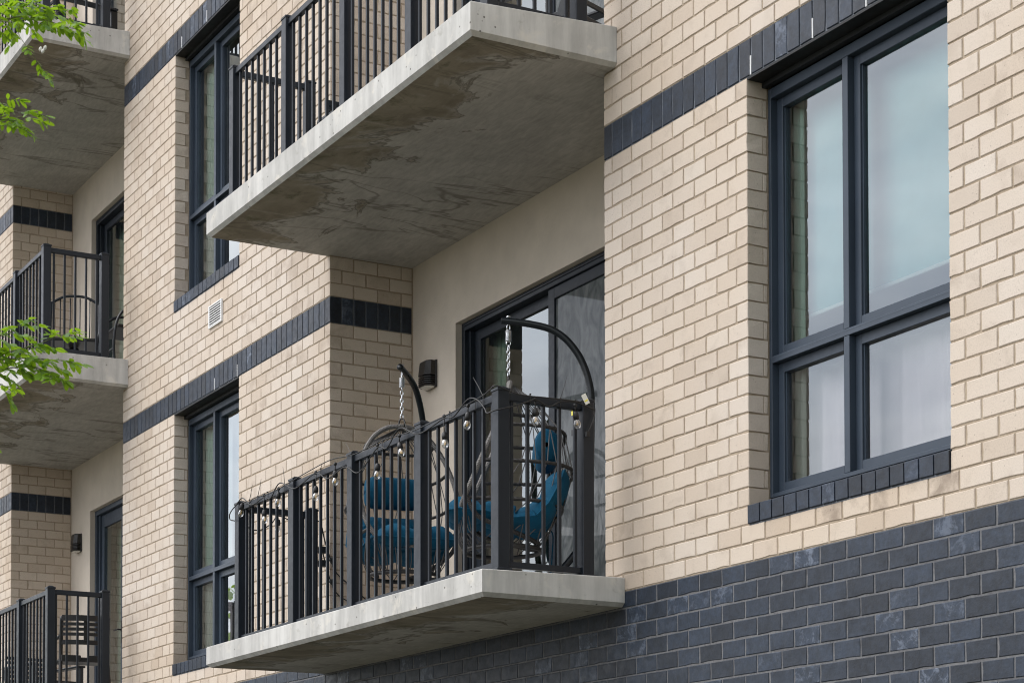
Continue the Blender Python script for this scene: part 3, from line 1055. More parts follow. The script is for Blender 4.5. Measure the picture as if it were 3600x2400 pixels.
def stucco(x0, x1, z0, z1, dx0, dx1, dzt, label, kind='slider'):
    r = thing('stucco_wall', label, 'wall', ((x0 + x1) / 2, RD, z0))
    m = MB()
    t = 0.26
    m.box(x0, dx0, RD, RD + t, z0, z1)
    m.box(dx1, x1, RD, RD + t, z0, z1)
    m.box(dx0 - 0.0, dx1 + 0.0, RD + 0.0002, RD + t, dzt, z1)
    m.build('stucco_face', M['stucco'], r)
    box('sealant_joint', M['mortar'], r, x0 - 0.0035, x0 + 0.012, RD - 0.006, RD - 0.0005, z0, z1)
    if kind == 'slider':
        slider(r, dx0, dx1, z0, dzt)
    else:
        d = part('glazed_door', r, ((dx0 + dx1) / 2, RD + 0.05, z0))
        y = RD + 0.055
        f = MB()
        f.box(dx0 + 0.003, dx0 + 0.05, y, y + 0.12, z0, dzt - 0.001, 0.002)
        f.box(dx0 + 0.05, dx1 - 0.01, y + 0.0005, y + 0.12, dzt - 0.055, dzt - 0.001, 0.002)
        f.box(dx0 + 0.05, dx0 + 0.09, y + 0.03, y + 0.12, z0 + 0.02, dzt - 0.055, 0.002)
        f.build('door_frame', M['frame'], d)
        for (a, b) in ((dx0 + 0.09, dx0 + 0.86), (dx0 + 0.865, dx0 + 1.70)):
            s = MB()
            s.box(a, a + 0.085, y + 0.05, y + 0.09, z0 + 0.02, dzt - 0.057, 0.003)
            s.box(b - 0.115, b, y + 0.05, y + 0.09, z0 + 0.02, dzt - 0.057, 0.003)
            s.box(a + 0.085, b - 0.115, y + 0.0505, y + 0.09, dzt - 0.20, dzt - 0.057, 0.003)
            s.box(a + 0.085, b - 0.115, y + 0.0505, y + 0.09, z0 + 0.02, z0 + 0.24, 0.003)
            s.build('door_leaf', M['frame'], d)
            pane(M['glassdoor'], d, a + 0.086, b - 0.116, y + 0.067, y + 0.073, z0 + 0.241, dzt - 0.201)
        MB().box(dx0 + 0.80, dx0 + 0.83, y + 0.03, y + 0.049, z0 + 0.86, z0 + 1.10, 0.004).tube([(dx0 + 0.815, y + 0.035, z0 + 1.0), (dx0 + 0.815, y - 0.01, z0 + 1.0), (dx0 + 0.70, y - 0.012, z0 + 1.0)], 0.009, 6).build('handle', M['black'], d)
    return r

stucco(RX, 0.0, -2.478, 0.515, -3.085, -0.62, -0.088, 'cream stucco wall with dark sliding door behind the hanging chairs')
stucco(RX, 0.0, 0.745, F + 0.5, -3.085, -0.62, F - 0.088, 'cream stucco wall with sliding door behind the upper right railing')
stucco(RXL, P1L, -2.48, 0.53, -11.55, -9.80, -0.07, 'cream stucco wall with slate-blue glazed door at the lower left', 'leaf')
stucco(RXL, P1L, 0.775, 3.72, -11.55, -9.08, F - 0.07, 'cream stucco wall with grey curtained door behind the middle left balcony')
stucco(RXL, P1L, 3.95, 6.6, -11.55, -9.08, 2 * F - 0.07, 'cream stucco wall behind the topmost left balcony')

# ------------------------------------------------------------------ rooms behind the glass, shades and curtains
def room(x0, x1, y0, y1, z0, z1):
    m = MB().box(x0, x1, y0, y1, z0, z1)
    m.f = [f for i, f in enumerate(m.f) if i != 2]      # open towards the facade
    m.m = m.m[:len(m.f)]
    o = m.build('room_interior', M['room'])
    o['kind'] = 'structure'
    return o
room(0.3, 4.6, 0.245, 4.2, -2.46, 0.45)
room(-8.2, -4.1, 0.245, 4.2, -2.46, 0.45)
room(-8.2, -4.1, 0.245, 4.2, 0.75, F + 0.3)
room(-3.7, -0.05, 0.965, 4.5, -2.47, 0.45)
room(-3.7, -0.05, 0.965, 4.5, 0.76, F + 0.45)
room(-12.15, -8.5, 0.965, 4.5, -2.47, 0.45)
room(-12.15, -8.5, 0.965, 4.5, 0.785, F + 0.4)
room(-12.15, -8.5, 0.965, 4.5, 3.97, 6.5)

def pleats(name, mat, x0, x1, y, z0, z1, n, amp, label, cat='curtain'):
    m = MB()
    seg = n * 6
    vs = []
    for i in range(seg + 1):
        t = i / seg
        x = x0 + (x1 - x0) * t
        yy = y + amp * math.sin(t * n * 2 * math.pi) + amp * 0.4 * math.sin(t * 7.3)
        vs.append((x, yy, z0))
        vs.append((x + 0.01 * math.sin(t * 31), yy * 0.6 + y * 0.4, z1))
    m.add(vs, [(2 * i, 2 * i + 2, 2 * i + 3, 2 * i + 1) for i in range(seg)])
    # thin cloth with a back face a few millimetres behind
    m.add([(a, b + 0.004, c) for a, b, c in vs], [(2 * i + 1, 2 * i + 3, 2 * i + 2, 2 * i) for i in range(seg)])
    o = m.build(name, M[mat], None, True)
    tag(o, label, cat)
    return o

def roller(x0, x1, y, z0, z1, label):
    r = thing('roller_shade', label, 'window shade', ((x0 + x1) / 2, y, z1))
    box('shade_cloth', M['shade'], r, x0, x1, y, y + 0.002, z0 + 0.02, z1)
    MB().tube([(x0, y + 0.02, z1 + 0.02), (x1, y + 0.02, z1 + 0.02)], 0.022, 8).build('roller', M['white'], r, True)
    box('hem_bar', M['white'], r, x0, x1, y - 0.006, y + 0.008, z0, z0 + 0.02, 0.003)
roller(1.10, 2.86, 0.345, -1.25, -0.06, 'pale roller shade drawn over the upper panes of the right window')
pleats('curtain', 'sheer', 1.42, 2.84, 0.375, -2.42, -1.52, 9, 0.02, 'white sheer curtain behind the lower panes of the right window')
pleats('curtain', 'drape', 1.26, 1.50, 0.275, -2.42, -0.08, 4, 0.016, 'pale green drape gathered at the left of the right window')
pleats('curtain', 'drape', -7.30, -6.60, 0.290, -2.42, -0.08, 9, 0.018, 'pale green drape in the lower narrow window')
pleats('curtain', 'sheer', -6.58, -5.60, 0.33, -2.42, -0.08, 6, 0.014, 'white sheer curtain in the lower narrow window')
pleats('curtain', 'drape', -7.30, -6.62, 0.290, 0.80, F - 0.1, 9, 0.018, 'pale green drape in the upper narrow window')
pleats('curtain', 'drape', -3.26, -2.84, 0.99, -2.44, -0.12, 6, 0.022, 'pale green drape behind the sliding door of the chair balcony')
pleats('curtain', 'drape', -11.75, -10.9, 0.99, -2.45, -0.12, 8, 0.022, 'pale green drape behind the lower left glazed door')
pleats('curtain', 'drape', -11.95, -9.20, 0.99, 0.80, F - 0.12, 14, 0.016, 'grey-green curtain across the middle left door')

# ------------------------------------------------------------------ balconies
def slab_mesh(x0, x1, yf, zf, zw, zb, xr0, xr1, zin, ch=0.026):
    m = MB()
    y1 = RD + 0.20
    # outer slab, butted against the wall face, chamfered drip edge below
    o = [(x0, -0.002), (x1, -0.002), (x1, yf), (x0, yf)]
    i = [(x0 + ch, -0.002), (x1 - ch, -0.002), (x1 - ch, yf + ch), (x0 + ch, yf + ch)]
    zt = [zw, zw, zf, zf]
    t = 0.004
    ti = [(x0 + t, -0.002), (x1 - t, -0.002), (x1 - t, yf + t), (x0 + t, yf + t)]
    vs = [(x, y, z) for (x, y), z in zip(ti, zt)] + [(x, y, z - t) for (x, y), z in zip(o, zt)] + [(x, y, zb + ch * 0.9) for x, y in o] + [(x, y, zb) for x, y in i]
    fs = [(0, 3, 2, 1)]
    for a in (0, 1, 2, 3):
        b = (a + 1) % 4
        fs += [(a, b, b + 4, a + 4), (a + 4, b + 4, b + 8, a + 8), (a + 8, b + 8, b + 12, a + 12)]
    m.add(vs, fs, 0)
    m.add([vs[12], vs[13], vs[14], vs[15]], [(0, 1, 2, 3)], 1)
    # inner part under and over the recess
    m.add([(xr0, -0.0021, zb), (xr1, -0.0021, zb), (xr1, y1, zb), (xr0, y1, zb)], [(0, 3, 2, 1)], 1)
    m.add([(xr0, -0.0021, zw), (xr1, -0.0021, zw), (xr1, y1, zw), (xr0, y1, zw)], [(0, 1, 2, 3)], 0)
    return m

def balcony(label, x0, x1, yf, zf, zw, zb, xr0, xr1, xe, ye, ztop, left_end=None, skip_left=False, group='concrete balconies'):
    """xe: right edges of the front posts from left to right; ye: y of the front face of the posts; ztop: post cap top"""
    r = thing('balcony', label, 'balcony', ((x0 + x1) / 2, yf, zb), group)
    slab_mesh(x0, x1, yf, zf, zw, zb, xr0, xr1, zb).build('concrete_slab', [M['concrete'], M['soffit']], r)
    R = part('railing', r, ((x0 + x1) / 2, ye, zf))
    PW, BW = 0.075, 0.019
    zpt = ztop - 0.026
    zr1, zr0 = ztop - 0.034, ztop - 0.079
    zb1, zb0 = zf + 0.064, zf + 0.030
    pm = MB().box(-PW, 0, 0, PW, 0, 1.0, 0.003)
    posts = {}
    cap_me = None
    def post(x, y):
        o = MB().box(x - PW, x, y, y + PW, zf - 0.002, zpt, 0.003).build('post', M['rail'], R)
        m = MB()
        a = 0.004
        m.box(x - PW - a, x + a, y - a, y + PW + a, zpt - 0.004, zpt + 0.012, 0.002)
        X0, X1, Y0, Y1 = x - PW + 0.002, x - 0.002, y + 0.002, y + PW - 0.002
        q = 0.020
        m.add([(X0, Y0, zpt + 0.0121), (X1, Y0, zpt + 0.0121), (X1, Y1, zpt + 0.0121), (X0, Y1, zpt + 0.0121), (X0 + q, Y0 + q, ztop), (X1 - q, Y0 + q, ztop), (X1 - q, Y1 - q, ztop), (X0 + q, Y1 - q, ztop)],
              [(0, 1, 5, 4), (1, 2, 6, 5), (2, 3, 7, 6), (3, 0, 4, 7), (4, 5, 6, 7)])
        m.build('post_cap', M['rail'], R)
        MB().box(x - PW - 0.012, x + 0.012, y - 0.012, y + PW + 0.012, zf - 0.001, zf + 0.022, 0.004).build('base_plate', M['rail'], R)
    for i, x in enumerate(xe):
        post(x, ye)
    # the two short returns end on posts near the wall
    yb0 = -0.257
    xr = xe[-1]
    xl = xe[0]
    post(xr, yb0)
    if not skip_left:
        post(xl, yb0)
    yc = ye + PW / 2
    bal_me = {}
    def bal(x, y):
        h = zr0 - zb1 + 0.012
        me = bal_me.get('b')
        if me is None:
            me = MB().box(-BW / 2, BW / 2, -BW / 2, BW / 2, -0.006, h - 0.006, 0.0018).mesh('baluster', M['rail'])
            bal_me['b'] = me
        o = bpy.data.objects.new('baluster', me)
        link(o, R)
        o.location = (x, y, zb1)
    for a, b in zip(xe[:-1], xe[1:]):
        x_0, x_1 = a, b - PW
        MB().box(x_0 - 0.002, x_1 + 0.002, yc - 0.020, yc + 0.020, zr0, zr1, 0.004).build('top_rail', M['rail'], R)
        MB().box(x_0 - 0.002, x_1 + 0.002, yc - 0.0175, yc + 0.0175, zb0, zb1, 0.003).build('bottom_rail', M['rail'], R)
        clear = x_1 - x_0
        n = max(1, round((clear - 0.1) / 0.1085) + 1)
        for k in range(n):
            bal(x_0 + clear / 2 + (k - (n - 1) / 2) * 0.1085, yc)
    for xx in ([xr] if skip_left else [xr, xl]):
        y_0, y_1 = ye + PW, yb0
        xc = xx - PW / 2
        MB().box(xc - 0.020, xc + 0.020, y_0 - 0.002, y_1 + 0.002, zr0, zr1, 0.004).build('top_rail', M['rail'], R)
        MB().box(xc - 0.0175, xc + 0.0175, y_0 - 0.002, y_1 + 0.002, zb0, zb1, 0.003).build('bottom_rail', M['rail'], R)
        n = 5
        for k in range(n):
            bal(xc, (y_0 + y_1) / 2 + (k - (n - 1) / 2) * 0.1055)
    return r

LB_E = [-3.590, -2.626, -1.708, -0.761, 0.170]
balcony('lower concrete balcony hung with string lights and holding two egg chairs', -3.895, 0.209, -0.943, -2.497, -2.480, -2.648, RX, 0.0, LB_E, -0.817, -1.450)
balcony('large upper balcony with a stained concrete underside above the egg chairs', -3.833, 0.143, -0.977, 0.698, 0.747, 0.512, RX, 0.0,
        [-3.640, -2.690, -1.759, -0.824, 0.110], -0.850, 1.767)
def xs_left(e):
    return [e - 0.936 * k for k in range(4, -1, -1)]
balcony('lowest left balcony with two dark chairs on it', -12.352, -8.250, -0.943, -2.497, -2.480, -2.648, RXL, P1L, xs_left(-8.285), -0.790, -1.437)
balcony('middle left balcony half behind the green leaves', -12.30, -8.310, -0.960, 0.768, 0.785, 0.520, RXL, P1L, xs_left(-8.347), -0.828, 1.806)
balcony('topmost left balcony cut by the top edge with wavy water marks below', -12.30, -8.304, -0.982, 3.925, 3.962, 3.705, RXL, P1L, xs_left(-8.345), -0.850, 4.975)

# ------------------------------------------------------------------ wall vent
vx0, vx1, vz0, vz1 = -6.212, -5.918, 0.553, 0.748
v = thing('wall_vent', 'white louvred vent set in the brick below the upper narrow window', 'vent', ((vx0 + vx1) / 2, 0, vz0))
m = MB()
m.box(vx0, vx0 + 0.016, -0.016, 0.002, vz0, vz1, 0.002).box(vx1 - 0.016, vx1, -0.016, 0.002, vz0, vz1, 0.002)
m.box(vx0 + 0.016, vx1 - 0.016, -0.0155, 0.002, vz1 - 0.012, vz1, 0.002).box(vx0 + 0.016, vx1 - 0.016, -0.0155, 0.002, vz0, vz0 + 0.012, 0.002)
m.build('vent_frame', M['white'], v)
box('vent_throat', M['vent_dark'], v, vx0 + 0.017, vx1 - 0.017, -0.0042, -0.0018, vz0 + 0.013, vz1 - 0.013)
for k in range(8):
    z = vz0 + 0.018 + k * 0.0212
    MB().box(vx0 + 0.0165, vx1 - 0.0165, -0.0135, -0.0062, z, z + 0.0072).build('louvre', M['white'], v)

# ------------------------------------------------------------------ wall lights
def sconce(x, zt, label):
    r = thing('wall_light', label, 'wall light', (x, RD, zt - 0.2), 'bronze wall lights by the balcony doors')
    w2, d, h = 0.085, 0.095, 0.205
    box('back_plate', M['bronze'], r, x - w2, x + w2, RD - 0.014, RD - 0.0005, zt - h, zt, 0.003)
    # hood: rounded front, sloping top
    def section(z, dd, ww):
        return [(x - ww, RD - 0.014, z), (x - ww, RD - dd * 0.6, z), (x - ww * 0.62, RD - dd, z), (x + ww * 0.62, RD - dd, z), (x + ww, RD - dd * 0.6, z), (x + ww, RD - 0.014, z)]
    def loft(m, A):
        k = len(A[0])
        base = [p for s_ in A for p in s_]
        fs = []
        for i in range(len(A) - 1):
            for j in range(k):
                fs.append((i * k + j, i * k + (j + 1) % k, (i + 1) * k + (j + 1) % k, (i + 1) * k + j))
        fs.append(tuple(range(k)))
        fs.append(tuple(range((len(A) - 1) * k, len(A) * k))[::-1])
        m.add(base, fs)
    m = MB()
    loft(m, [section(zt - 0.004, d * 0.78, w2 - 0.012), section(zt - 0.012, d * 0.86, w2 - 0.008), section(zt - 0.115, d, w2 - 0.006)])
    m.build('hood', M['bronze'], r)
    for k in range(4):
        m = MB()
        z = zt - 0.128 - k * 0.0155
        loft(m, [section(z, d, w2 - 0.006), section(z - 0.006, d, w2 - 0.006)])
        m.build('fin', M['bronze'], r)
    m = MB()
    loft(m, [section(zt - 0.1155, d * 0.7, w2 - 0.03), section(zt - 0.18, d * 0.7, w2 - 0.03)])
    m.build('lamp_core', M['vent_dark'], r)
    m = MB()
    loft(m, [section(zt - 0.187, d, w2 - 0.006), section(zt - 0.197, d * 0.96, w2 - 0.008)])
    m.build('lower_rim', M['bronze'], r)
    m = MB()
    loft(m, [section(zt - 0.1975, d * 0.86, w2 - 0.02), section(zt - 0.208, d * 0.7, w2 - 0.03)])
    m.build('lens', M['lens'], r)
sconce(-3.452, -0.290, 'bronze wall light left of the sliding door behind the chairs')
sconce(-3.452 - 8.462, -0.272, 'bronze wall light left of the lower left glazed door')

# ------------------------------------------------------------------ hanging egg chairs (local: +x is the open side, z=0 the floor)
def ribbed(path, r, pitch=0.0105, n=8, amp=0.16):
    P = smooth_path(path, 10)
    d = [0.0]
    for a, b in zip(P[:-1], P[1:]):
        d.append(d[-1] + (b - a).length)
    tot = d[-1]
    cnt = int(tot / pitch * 2)
    out, rr = [], []
    j = 0
    for i in range(cnt + 1):
        s = tot * i / cnt
        while j < len(d) - 2 and d[j + 1] < s:
            j += 1
        t = (s - d[j]) / max(1e-9, d[j + 1] - d[j])
        out.append(P[j].lerp(P[j + 1], min(1, t)))
        rr.append(r * (1 + amp * (0.5 if i % 2 else -0.5)))
    return out, rr

def puff_surface(rows, cols, fn):
    """closed two-sided cushion: fn(u, v, side) -> point"""
    vs = []
    for sd in (0, 1):
        for i in range(rows + 1):
            for j in range(cols + 1):
                vs.append(fn(j / cols, i / rows, sd))
    n = (rows + 1) * (cols + 1)
    fs = []
    for i in range(rows):
        for j in range(cols):
            a = i * (cols + 1) + j
            fs.append((a, a + 1, a + cols + 2, a + cols + 1))
            fs.append((n + a, n + a + cols + 1, n + a + cols + 2, n + a + 1))
    return MB().add(vs, fs)

def lerp_tab(tab, t):
    for (a, va), (b, vb) in zip(tab[:-1], tab[1:]):
        if t <= b:
            k = (t - a) / (b - a)
            k = k * k * (3 - 2 * k)
            return tuple(x + (y - x) * k for x, y in zip(va, vb))
    return tab[-1][1]

def egg_chair(label, zh=1.86, za=1.455, yaw=0.0):
    r = thing('hanging_egg_chair', label, 'hanging chair', (0, 0, 0), 'hanging egg chairs on the lower balcony')
    # stand
    arm = [(0.045, 0, zh + 0.004), (0.0, 0, zh), (-0.15, 0, zh - 0.022), (-0.28, 0, zh - 0.06), (-0.38, 0, zh - 0.135), (-0.465, 0, zh - 0.26),
           (-0.516, 0, zh - 0.42), (-0.524, 0, zh - 0.58), (-0.515, 0, 0.90), (-0.490, 0, 0.62), (-0.455, 0, 0.44), (-0.35, 0, 0.29), (-0.2, 0, 0.14), (-0.06, 0, 0.035)]
    MB().tube(smooth_path(arm, 8), 0.0225, 12).build('stand_pole', M['stand'], r, True, True)
    ring = [(0.02 + 0.50 * math.cos(a), 0.48 * math.sin(a), 0.022) for a in [2 * math.pi * k / 40 for k in range(40)]]
    MB().tube(ring, 0.019, 8, closed=True).build('stand_base', M['stand'], r, True, True)
    MB().tube([(-0.40, 0, 0.075), (-0.1, 0, 0.024), (0.50, 0, 0.022)], 0.018, 8).build('stand_foot', M['stand'], r, True, True)
    MB().lathe([(0.012, 0), (0.014, 0.004), (0.014, 0.010), (0.006, 0.014)], (0.0, 0, zh + 0.021), n=10).build('bolt_head', M['zinc'], r, True, True)
    # hook, spring, chain
    def loop(cz, hgt, wid, rad, ang, nm):
        pts = []
        for k in range(14):
            a = 2 * math.pi * k / 14
            u, w_ = math.cos(a) * wid, math.sin(a) * hgt
            pts.append((u * math.cos(ang), u * math.sin(ang), cz + w_))
        MB().tube(pts, rad, 6, closed=True).build(nm, M['zinc'], r, True, True)
    loop(zh - 0.040, 0.022, 0.012, 0.0042, 0.6, 'hook')
    sp = [(0.017 * math.cos(k * 2 * math.pi / 8), 0.017 * math.sin(k * 2 * math.pi / 8), zh - 0.062 - k * 0.0075 / 8) for k in range(8 * 9 + 1)]
    MB().tube(sp, 0.0034, 5).build('spring', M['zinc'], r, True, True)
    z = zh - 0.062 - 0.072
    loop(z - 0.008, 0.014, 0.014, 0.004, 0.2, 'hook')
    z -= 0.026
    k = 0
    while z - 0.016 > za + 0.045:
        loop(z - 0.012, 0.0185, 0.0105, 0.0038, (0.1 if k % 2 else 0.1 + math.pi / 2) + 0.4, 'chain_link')
        z -= 0.0275
        k += 1
    MB().tube([(0, -0.020, za - 0.005), (0, -0.021, za + 0.03), (0, -0.012, za + 0.052), (0, 0.012, za + 0.052), (0, 0.021, za + 0.03), (0, 0.020, za - 0.005)], 0.0065, 8).build('hanger_eye', M['hoop'], r, True, True)
    root_ = r
    r = bpy.data.objects.new('egg_basket', None)      # the basket turns freely on its hook
    r.empty_display_size = 0.1
    COL.objects.link(r)
    r.parent = root_
    r.rotation_euler = (0, 0, yaw)
    # rim: tear-shaped opening, leaning back
    half = [(0.0, 0.0, za), (-0.008, 0.10, za - 0.015), (0.002, 0.20, za - 0.08), (0.035, 0.28, za - 0.20), (0.095, 0.335, za - 0.36), (0.175, 0.358, za - 0.54), (0.235, 0.350, za - 0.68),
            (0.285, 0.312, za - 0.79), (0.308, 0.24, za - 0.855), (0.318, 0.12, za - 0.885), (0.320, 0.0, za - 0.89)]
    rim = half + [(x, -y, z_) for x, y, z_ in half[-2::-1]]
    P, rr = ribbed(rim, 0.0165)
    MB().tube(P, rr, 8).build('rattan_rim', M['rattan'], r, False, True)
    hp = smooth_path(half, 10)
    def rim_at(z_):
        for a, b in zip(hp[:-1], hp[1:]):
            if a.z >= z_ >= b.z:
                t = (a.z - z_) / max(1e-6, a.z - b.z)
                return a.lerp(b, t)
        return hp[-1]
    levels = [(za - 0.15, 0.19), (za - 0.345, 0.355), (za - 0.575, 0.405), (za - 0.80, 0.335)]
    rings = []
    for z_, back in levels:
        e = rim_at(z_ + 0.02)
        pts = []
        for k in range(25):
            a = math.pi * k / 24
            s_ = math.sin(a)
            pts.append(V((e.x - (e.x + back) * s_ ** 0.62, e.y * math.copysign(abs(math.cos(a)) ** 0.62, math.cos(a)) * (1 + 0.14 * s_), z_ + 0.02 * (1 - s_) - 0.012 * s_)))
        rings.append(pts)
        Pw, rw = ribbed(pts, 0.0118, 0.034, 8, 0.14)
        MB().tube(Pw, rw, 8).build('hoop', M['hoop'], r, False, True)
        for sg in (0, -1):
            e2 = pts[sg]
            MB().obox(e2 + V((-0.012, 0, 0)), (1, 0, 0), (0, 1, 0), (0, 0, 1), 0.02, 0.006, 0.011).build('clamp', M['hoop'], r, local=True)
    # bottom ring
    zb = za - 1.065
    br = [V((0.04 + 0.245 * math.cos(2 * math.pi * k / 28), 0.245 * math.sin(2 * math.pi * k / 28), zb)) for k in range(28)]
    MB().tube(br, 0.015, 8, closed=True).build('bottom_ring', M['hoop'], r, True, True)
    # woven cords: two crossing families from the crown to the bottom ring
    crown = V((-0.03, 0, za - 0.012))
    def back_pt(ring, t):
        q = t * (len(ring) - 1)
        i = min(int(q), len(ring) - 2)
        return ring[i].lerp(ring[i + 1], q - i)
    def low_pt(t):
        a = math.radians(28 + (332 - 28) * t)
        return V((0.04 + 0.245 * math.cos(a), 0.245 * math.sin(a), zb))
    for fam in (-1, 1):
        for k in range(9):
            t0 = (k + 0.5) / 9
            ts = [min(1, max(0, t0 + fam * 0.028 * i)) for i in range(1, 5)]
            pts = [crown + V((0, 0.02 * (0.5 - t0) * 2, 0))] + [back_pt(rings[i], ts[i]) * 1.0 for i in range(4)] + [low_pt(t0)]
            MB().tube(pts, 0.0036, 5).build('cord', M['rope'], r, True, True)
    # seat cords fan out under the front lip
    for k in range(17):
        y = -0.30 + 0.60 * k / 16
        f = rim_at(za - 0.87)
        lip = V((0.320 - 0.25 * max(0, abs(y) - 0.1) ** 1.5, y, za - 0.89 + 1.5 * max(0, abs(y) - 0.12) ** 1.9))
        e = V((0.04 + 0.245 * math.cos(y * 3.4), 0.245 * math.sin(y * 3.4), zb))
        MB().tube([lip, lip.lerp(e, 0.5) + V((0.02, 0, -0.02)), e], 0.0036, 5).build('cord', M['rope'], r, True, True)
        e3 = V((-0.14 + 0.02 * abs(y), y * 0.6, zb + 0.01))
    ap, ar = ribbed([(-0.19, -0.12, za - 1.04), (-0.08, -0.22, za - 1.00), (0.06, -0.275, za - 0.95), (0.20, -0.312, za - 0.89), (0.272, -0.322, za - 0.76)], 0.015, 0.0105)
    MB().tube(ap, ar, 8).build('side_stay', M['hoop'], r, False, True)
    ap, ar = ribbed([(-0.19, 0.12, za - 1.04), (-0.08, 0.22, za - 1.00), (0.06, 0.275, za - 0.95), (0.20, 0.312, za - 0.89), (0.272, 0.322, za - 0.76)], 0.015, 0.0105)
    MB().tube(ap, ar, 8).build('side_stay', M['hoop'], r, False, True)
    # seat and back cushion
    tab = [(0.0, (0.385, za - 0.850, 0.27)), (0.12, (0.315, za - 0.842, 0.30)), (0.30, (0.15, za - 0.860, 0.31)), (0.47, (-0.03, za - 0.905, 0.315)), (0.60, (-0.165, za - 0.895, 0.325)),
           (0.72, (-0.245, za - 0.815, 0.335)), (0.86, (-0.300, za - 0.710, 0.31)), (1.0, (-0.345, za - 0.600, 0.26))]
    def cush(u, v_, sd):
        x, z_, hw = lerp_tab(tab, v_)
        x2, z2, _ = lerp_tab(tab, min(1, v_ + 0.02))
        x1_, z1_, _ = lerp_tab(tab, max(0, v_ - 0.02))
        T = V((x2 - x1_, 0, z2 - z1_)).normalized()
        Nn = V((-T.z, 0, T.x)) * -1.0
        if Nn.x < 0 and v_ > 0.6:
            Nn = -Nn
        if Nn.z < 0 and v_ <= 0.6:
            Nn = -Nn
        y = (u - 0.5) * 2 * hw
        fu = abs(math.sin(math.pi * u * 2.0)) ** 0.55 * 0.74 + 0.26
        fv = abs(math.sin(math.pi * v_ * 4.0)) ** 0.45 * 0.66 + 0.34
        e = (max(0, 1 - abs(2 * u - 1) ** 5) ** 0.5) * (max(0, 1 - abs(2 * v_ - 1) ** 9) ** 0.5)
        th = 0.098 * e * (fu * fv * 0.72 + 0.28)
        wob = (0.006 * math.sin(u * 23 + v_ * 17) + 0.0045 * math.sin(u * 61 - v_ * 9) * math.sin(v_ * 47)) * e
        return V((x, y, z_)) + Nn * ((th + wob) if sd == 0 else -th * 0.75)
    puff_surface(56, 40, cush).build('seat_cushion', M['cushion'], r, True, True)
    edge = [cush(k / 30, 0.0, 0) for k in range(31)] + [cush(1.0, k / 40, 0) for k in range(1, 41)] + [cush(1 - k / 30, 1.0, 0) for k in range(1, 31)] + [cush(0.0, 1 - k / 40, 0) for k in range(1, 40)]
    MB().tube(edge, 0.0055, 5, closed=True).build('piping', M['cushion'], r, True, True)
    # head pillow, a fat bolster gathered at its ends
    def pil(u, v_, sd):
        y = 0.005 + (u - 0.5) * 0.41
        e = max(0.0, 1 - abs(2 * u - 1) ** 6) ** 0.5
        a = math.pi * v_ + (0 if sd == 0 else math.pi)
        rad = 0.115 * (0.55 + 0.45 * e) * (1 + 0.035 * math.sin(u * 60) * (abs(2 * u - 1) ** 2))
        if abs(2 * u - 1) > 0.985:
            rad *= 0.25
        return V((-0.235 + rad * 0.72 * math.cos(a), y, za - 0.432 + rad * math.sin(a)))
    puff_surface(18, 40, pil).build('head_pillow', M['cushion'], r, True, True)
    MB().tube(smooth_path([(-0.21, 0.14, za - 0.36), (-0.27, 0.15, za - 0.345), (-0.30, 0.16, za - 0.36), (-0.32, 0.20, za - 0.37)], 4), 0.0045, 5).build('pillow_tie', M['cushion'], r, True, True)
    MB().tube(smooth_path([(-0.2, -0.14, za - 0.86), (-0.28, -0.15, za - 0.92), (-0.28, -0.155, za - 1.05), (-0.27, -0.15, za - 1.22)], 4), 0.0045, 5).build('cushion_tie', M['cushion'], r, True, True)
    return root_, r

def children_of(o):
    return [c for c in list(bpy.data.objects) if c.parent == o]

def dup_tree(root, label):
    kids = {}
    for o in bpy.data.objects:
        if o.parent is not None:
            kids.setdefault(o.parent.name, []).append(o)
    def rec(o, parent):
        c = o.copy()
        COL.objects.link(c)
        c.parent = parent
        if parent is not None:
            c.matrix_parent_inverse = o.matrix_parent_inverse.copy()
        for k in kids.get(o.name, ()):
            rec(k, c)
        return c
    c = rec(root, None)
    c['label'] = label
    return c

FLOOR = -2.484
ca, basket_a = egg_chair('hanging egg chair turned to the street, seen between the balusters left of the corner post')
cb = dup_tree(ca, 'hanging egg chair seen from behind by the corner post, blue pillow tied to its hoop')
basket_a.rotation_euler = (0, 0, math.radians(36.7))
ca.location = (-2.60, 0.005, FLOOR)
ca.rotation_euler = (0, 0, math.atan2(-0.72, 0.69))
cb.location = (-1.11, 0.0, FLOOR - 0.04)
cb.rotation_euler = (0, 0, math.atan2(-0.872, -0.49))

# ------------------------------------------------------------------ string lights
sl_ = thing('string_lights', 'black string of clear bulbs tied along the lower balcony railing', 'string lights', (-1.7, -0.83, -1.5))
YF = -0.836
bulbs = [((-3.477, YF, -1.500), (-3.509, YF, -1.592)), ((-3.079, YF, -1.614), (-3.064, YF, -1.713)), ((-2.827, YF, -1.532), (-2.846, YF, -1.629)),
         ((-2.213, YF, -1.600), (-2.218, YF, -1.702)), ((-1.914, YF, -1.553), (-1.914, YF, -1.657)), ((-1.297, YF, -1.622), (-1.305, YF, -1.719)),
         ((-0.999, YF, -1.550), (-0.957, YF, -1.655)), ((-0.427, YF, -1.602), (-0.410, YF, -1.703)), ((-0.141, YF, -1.546), (-0.154, YF, -1.643)),
         ((0.188, -0.587, -1.565), (0.188, -0.584, -1.658)), ((0.188, -0.321, -1.555), (0.188, -0.300, -1.651)), ((-3.622, -0.489, -1.562), (-3.622, -0.495, -1.666))]
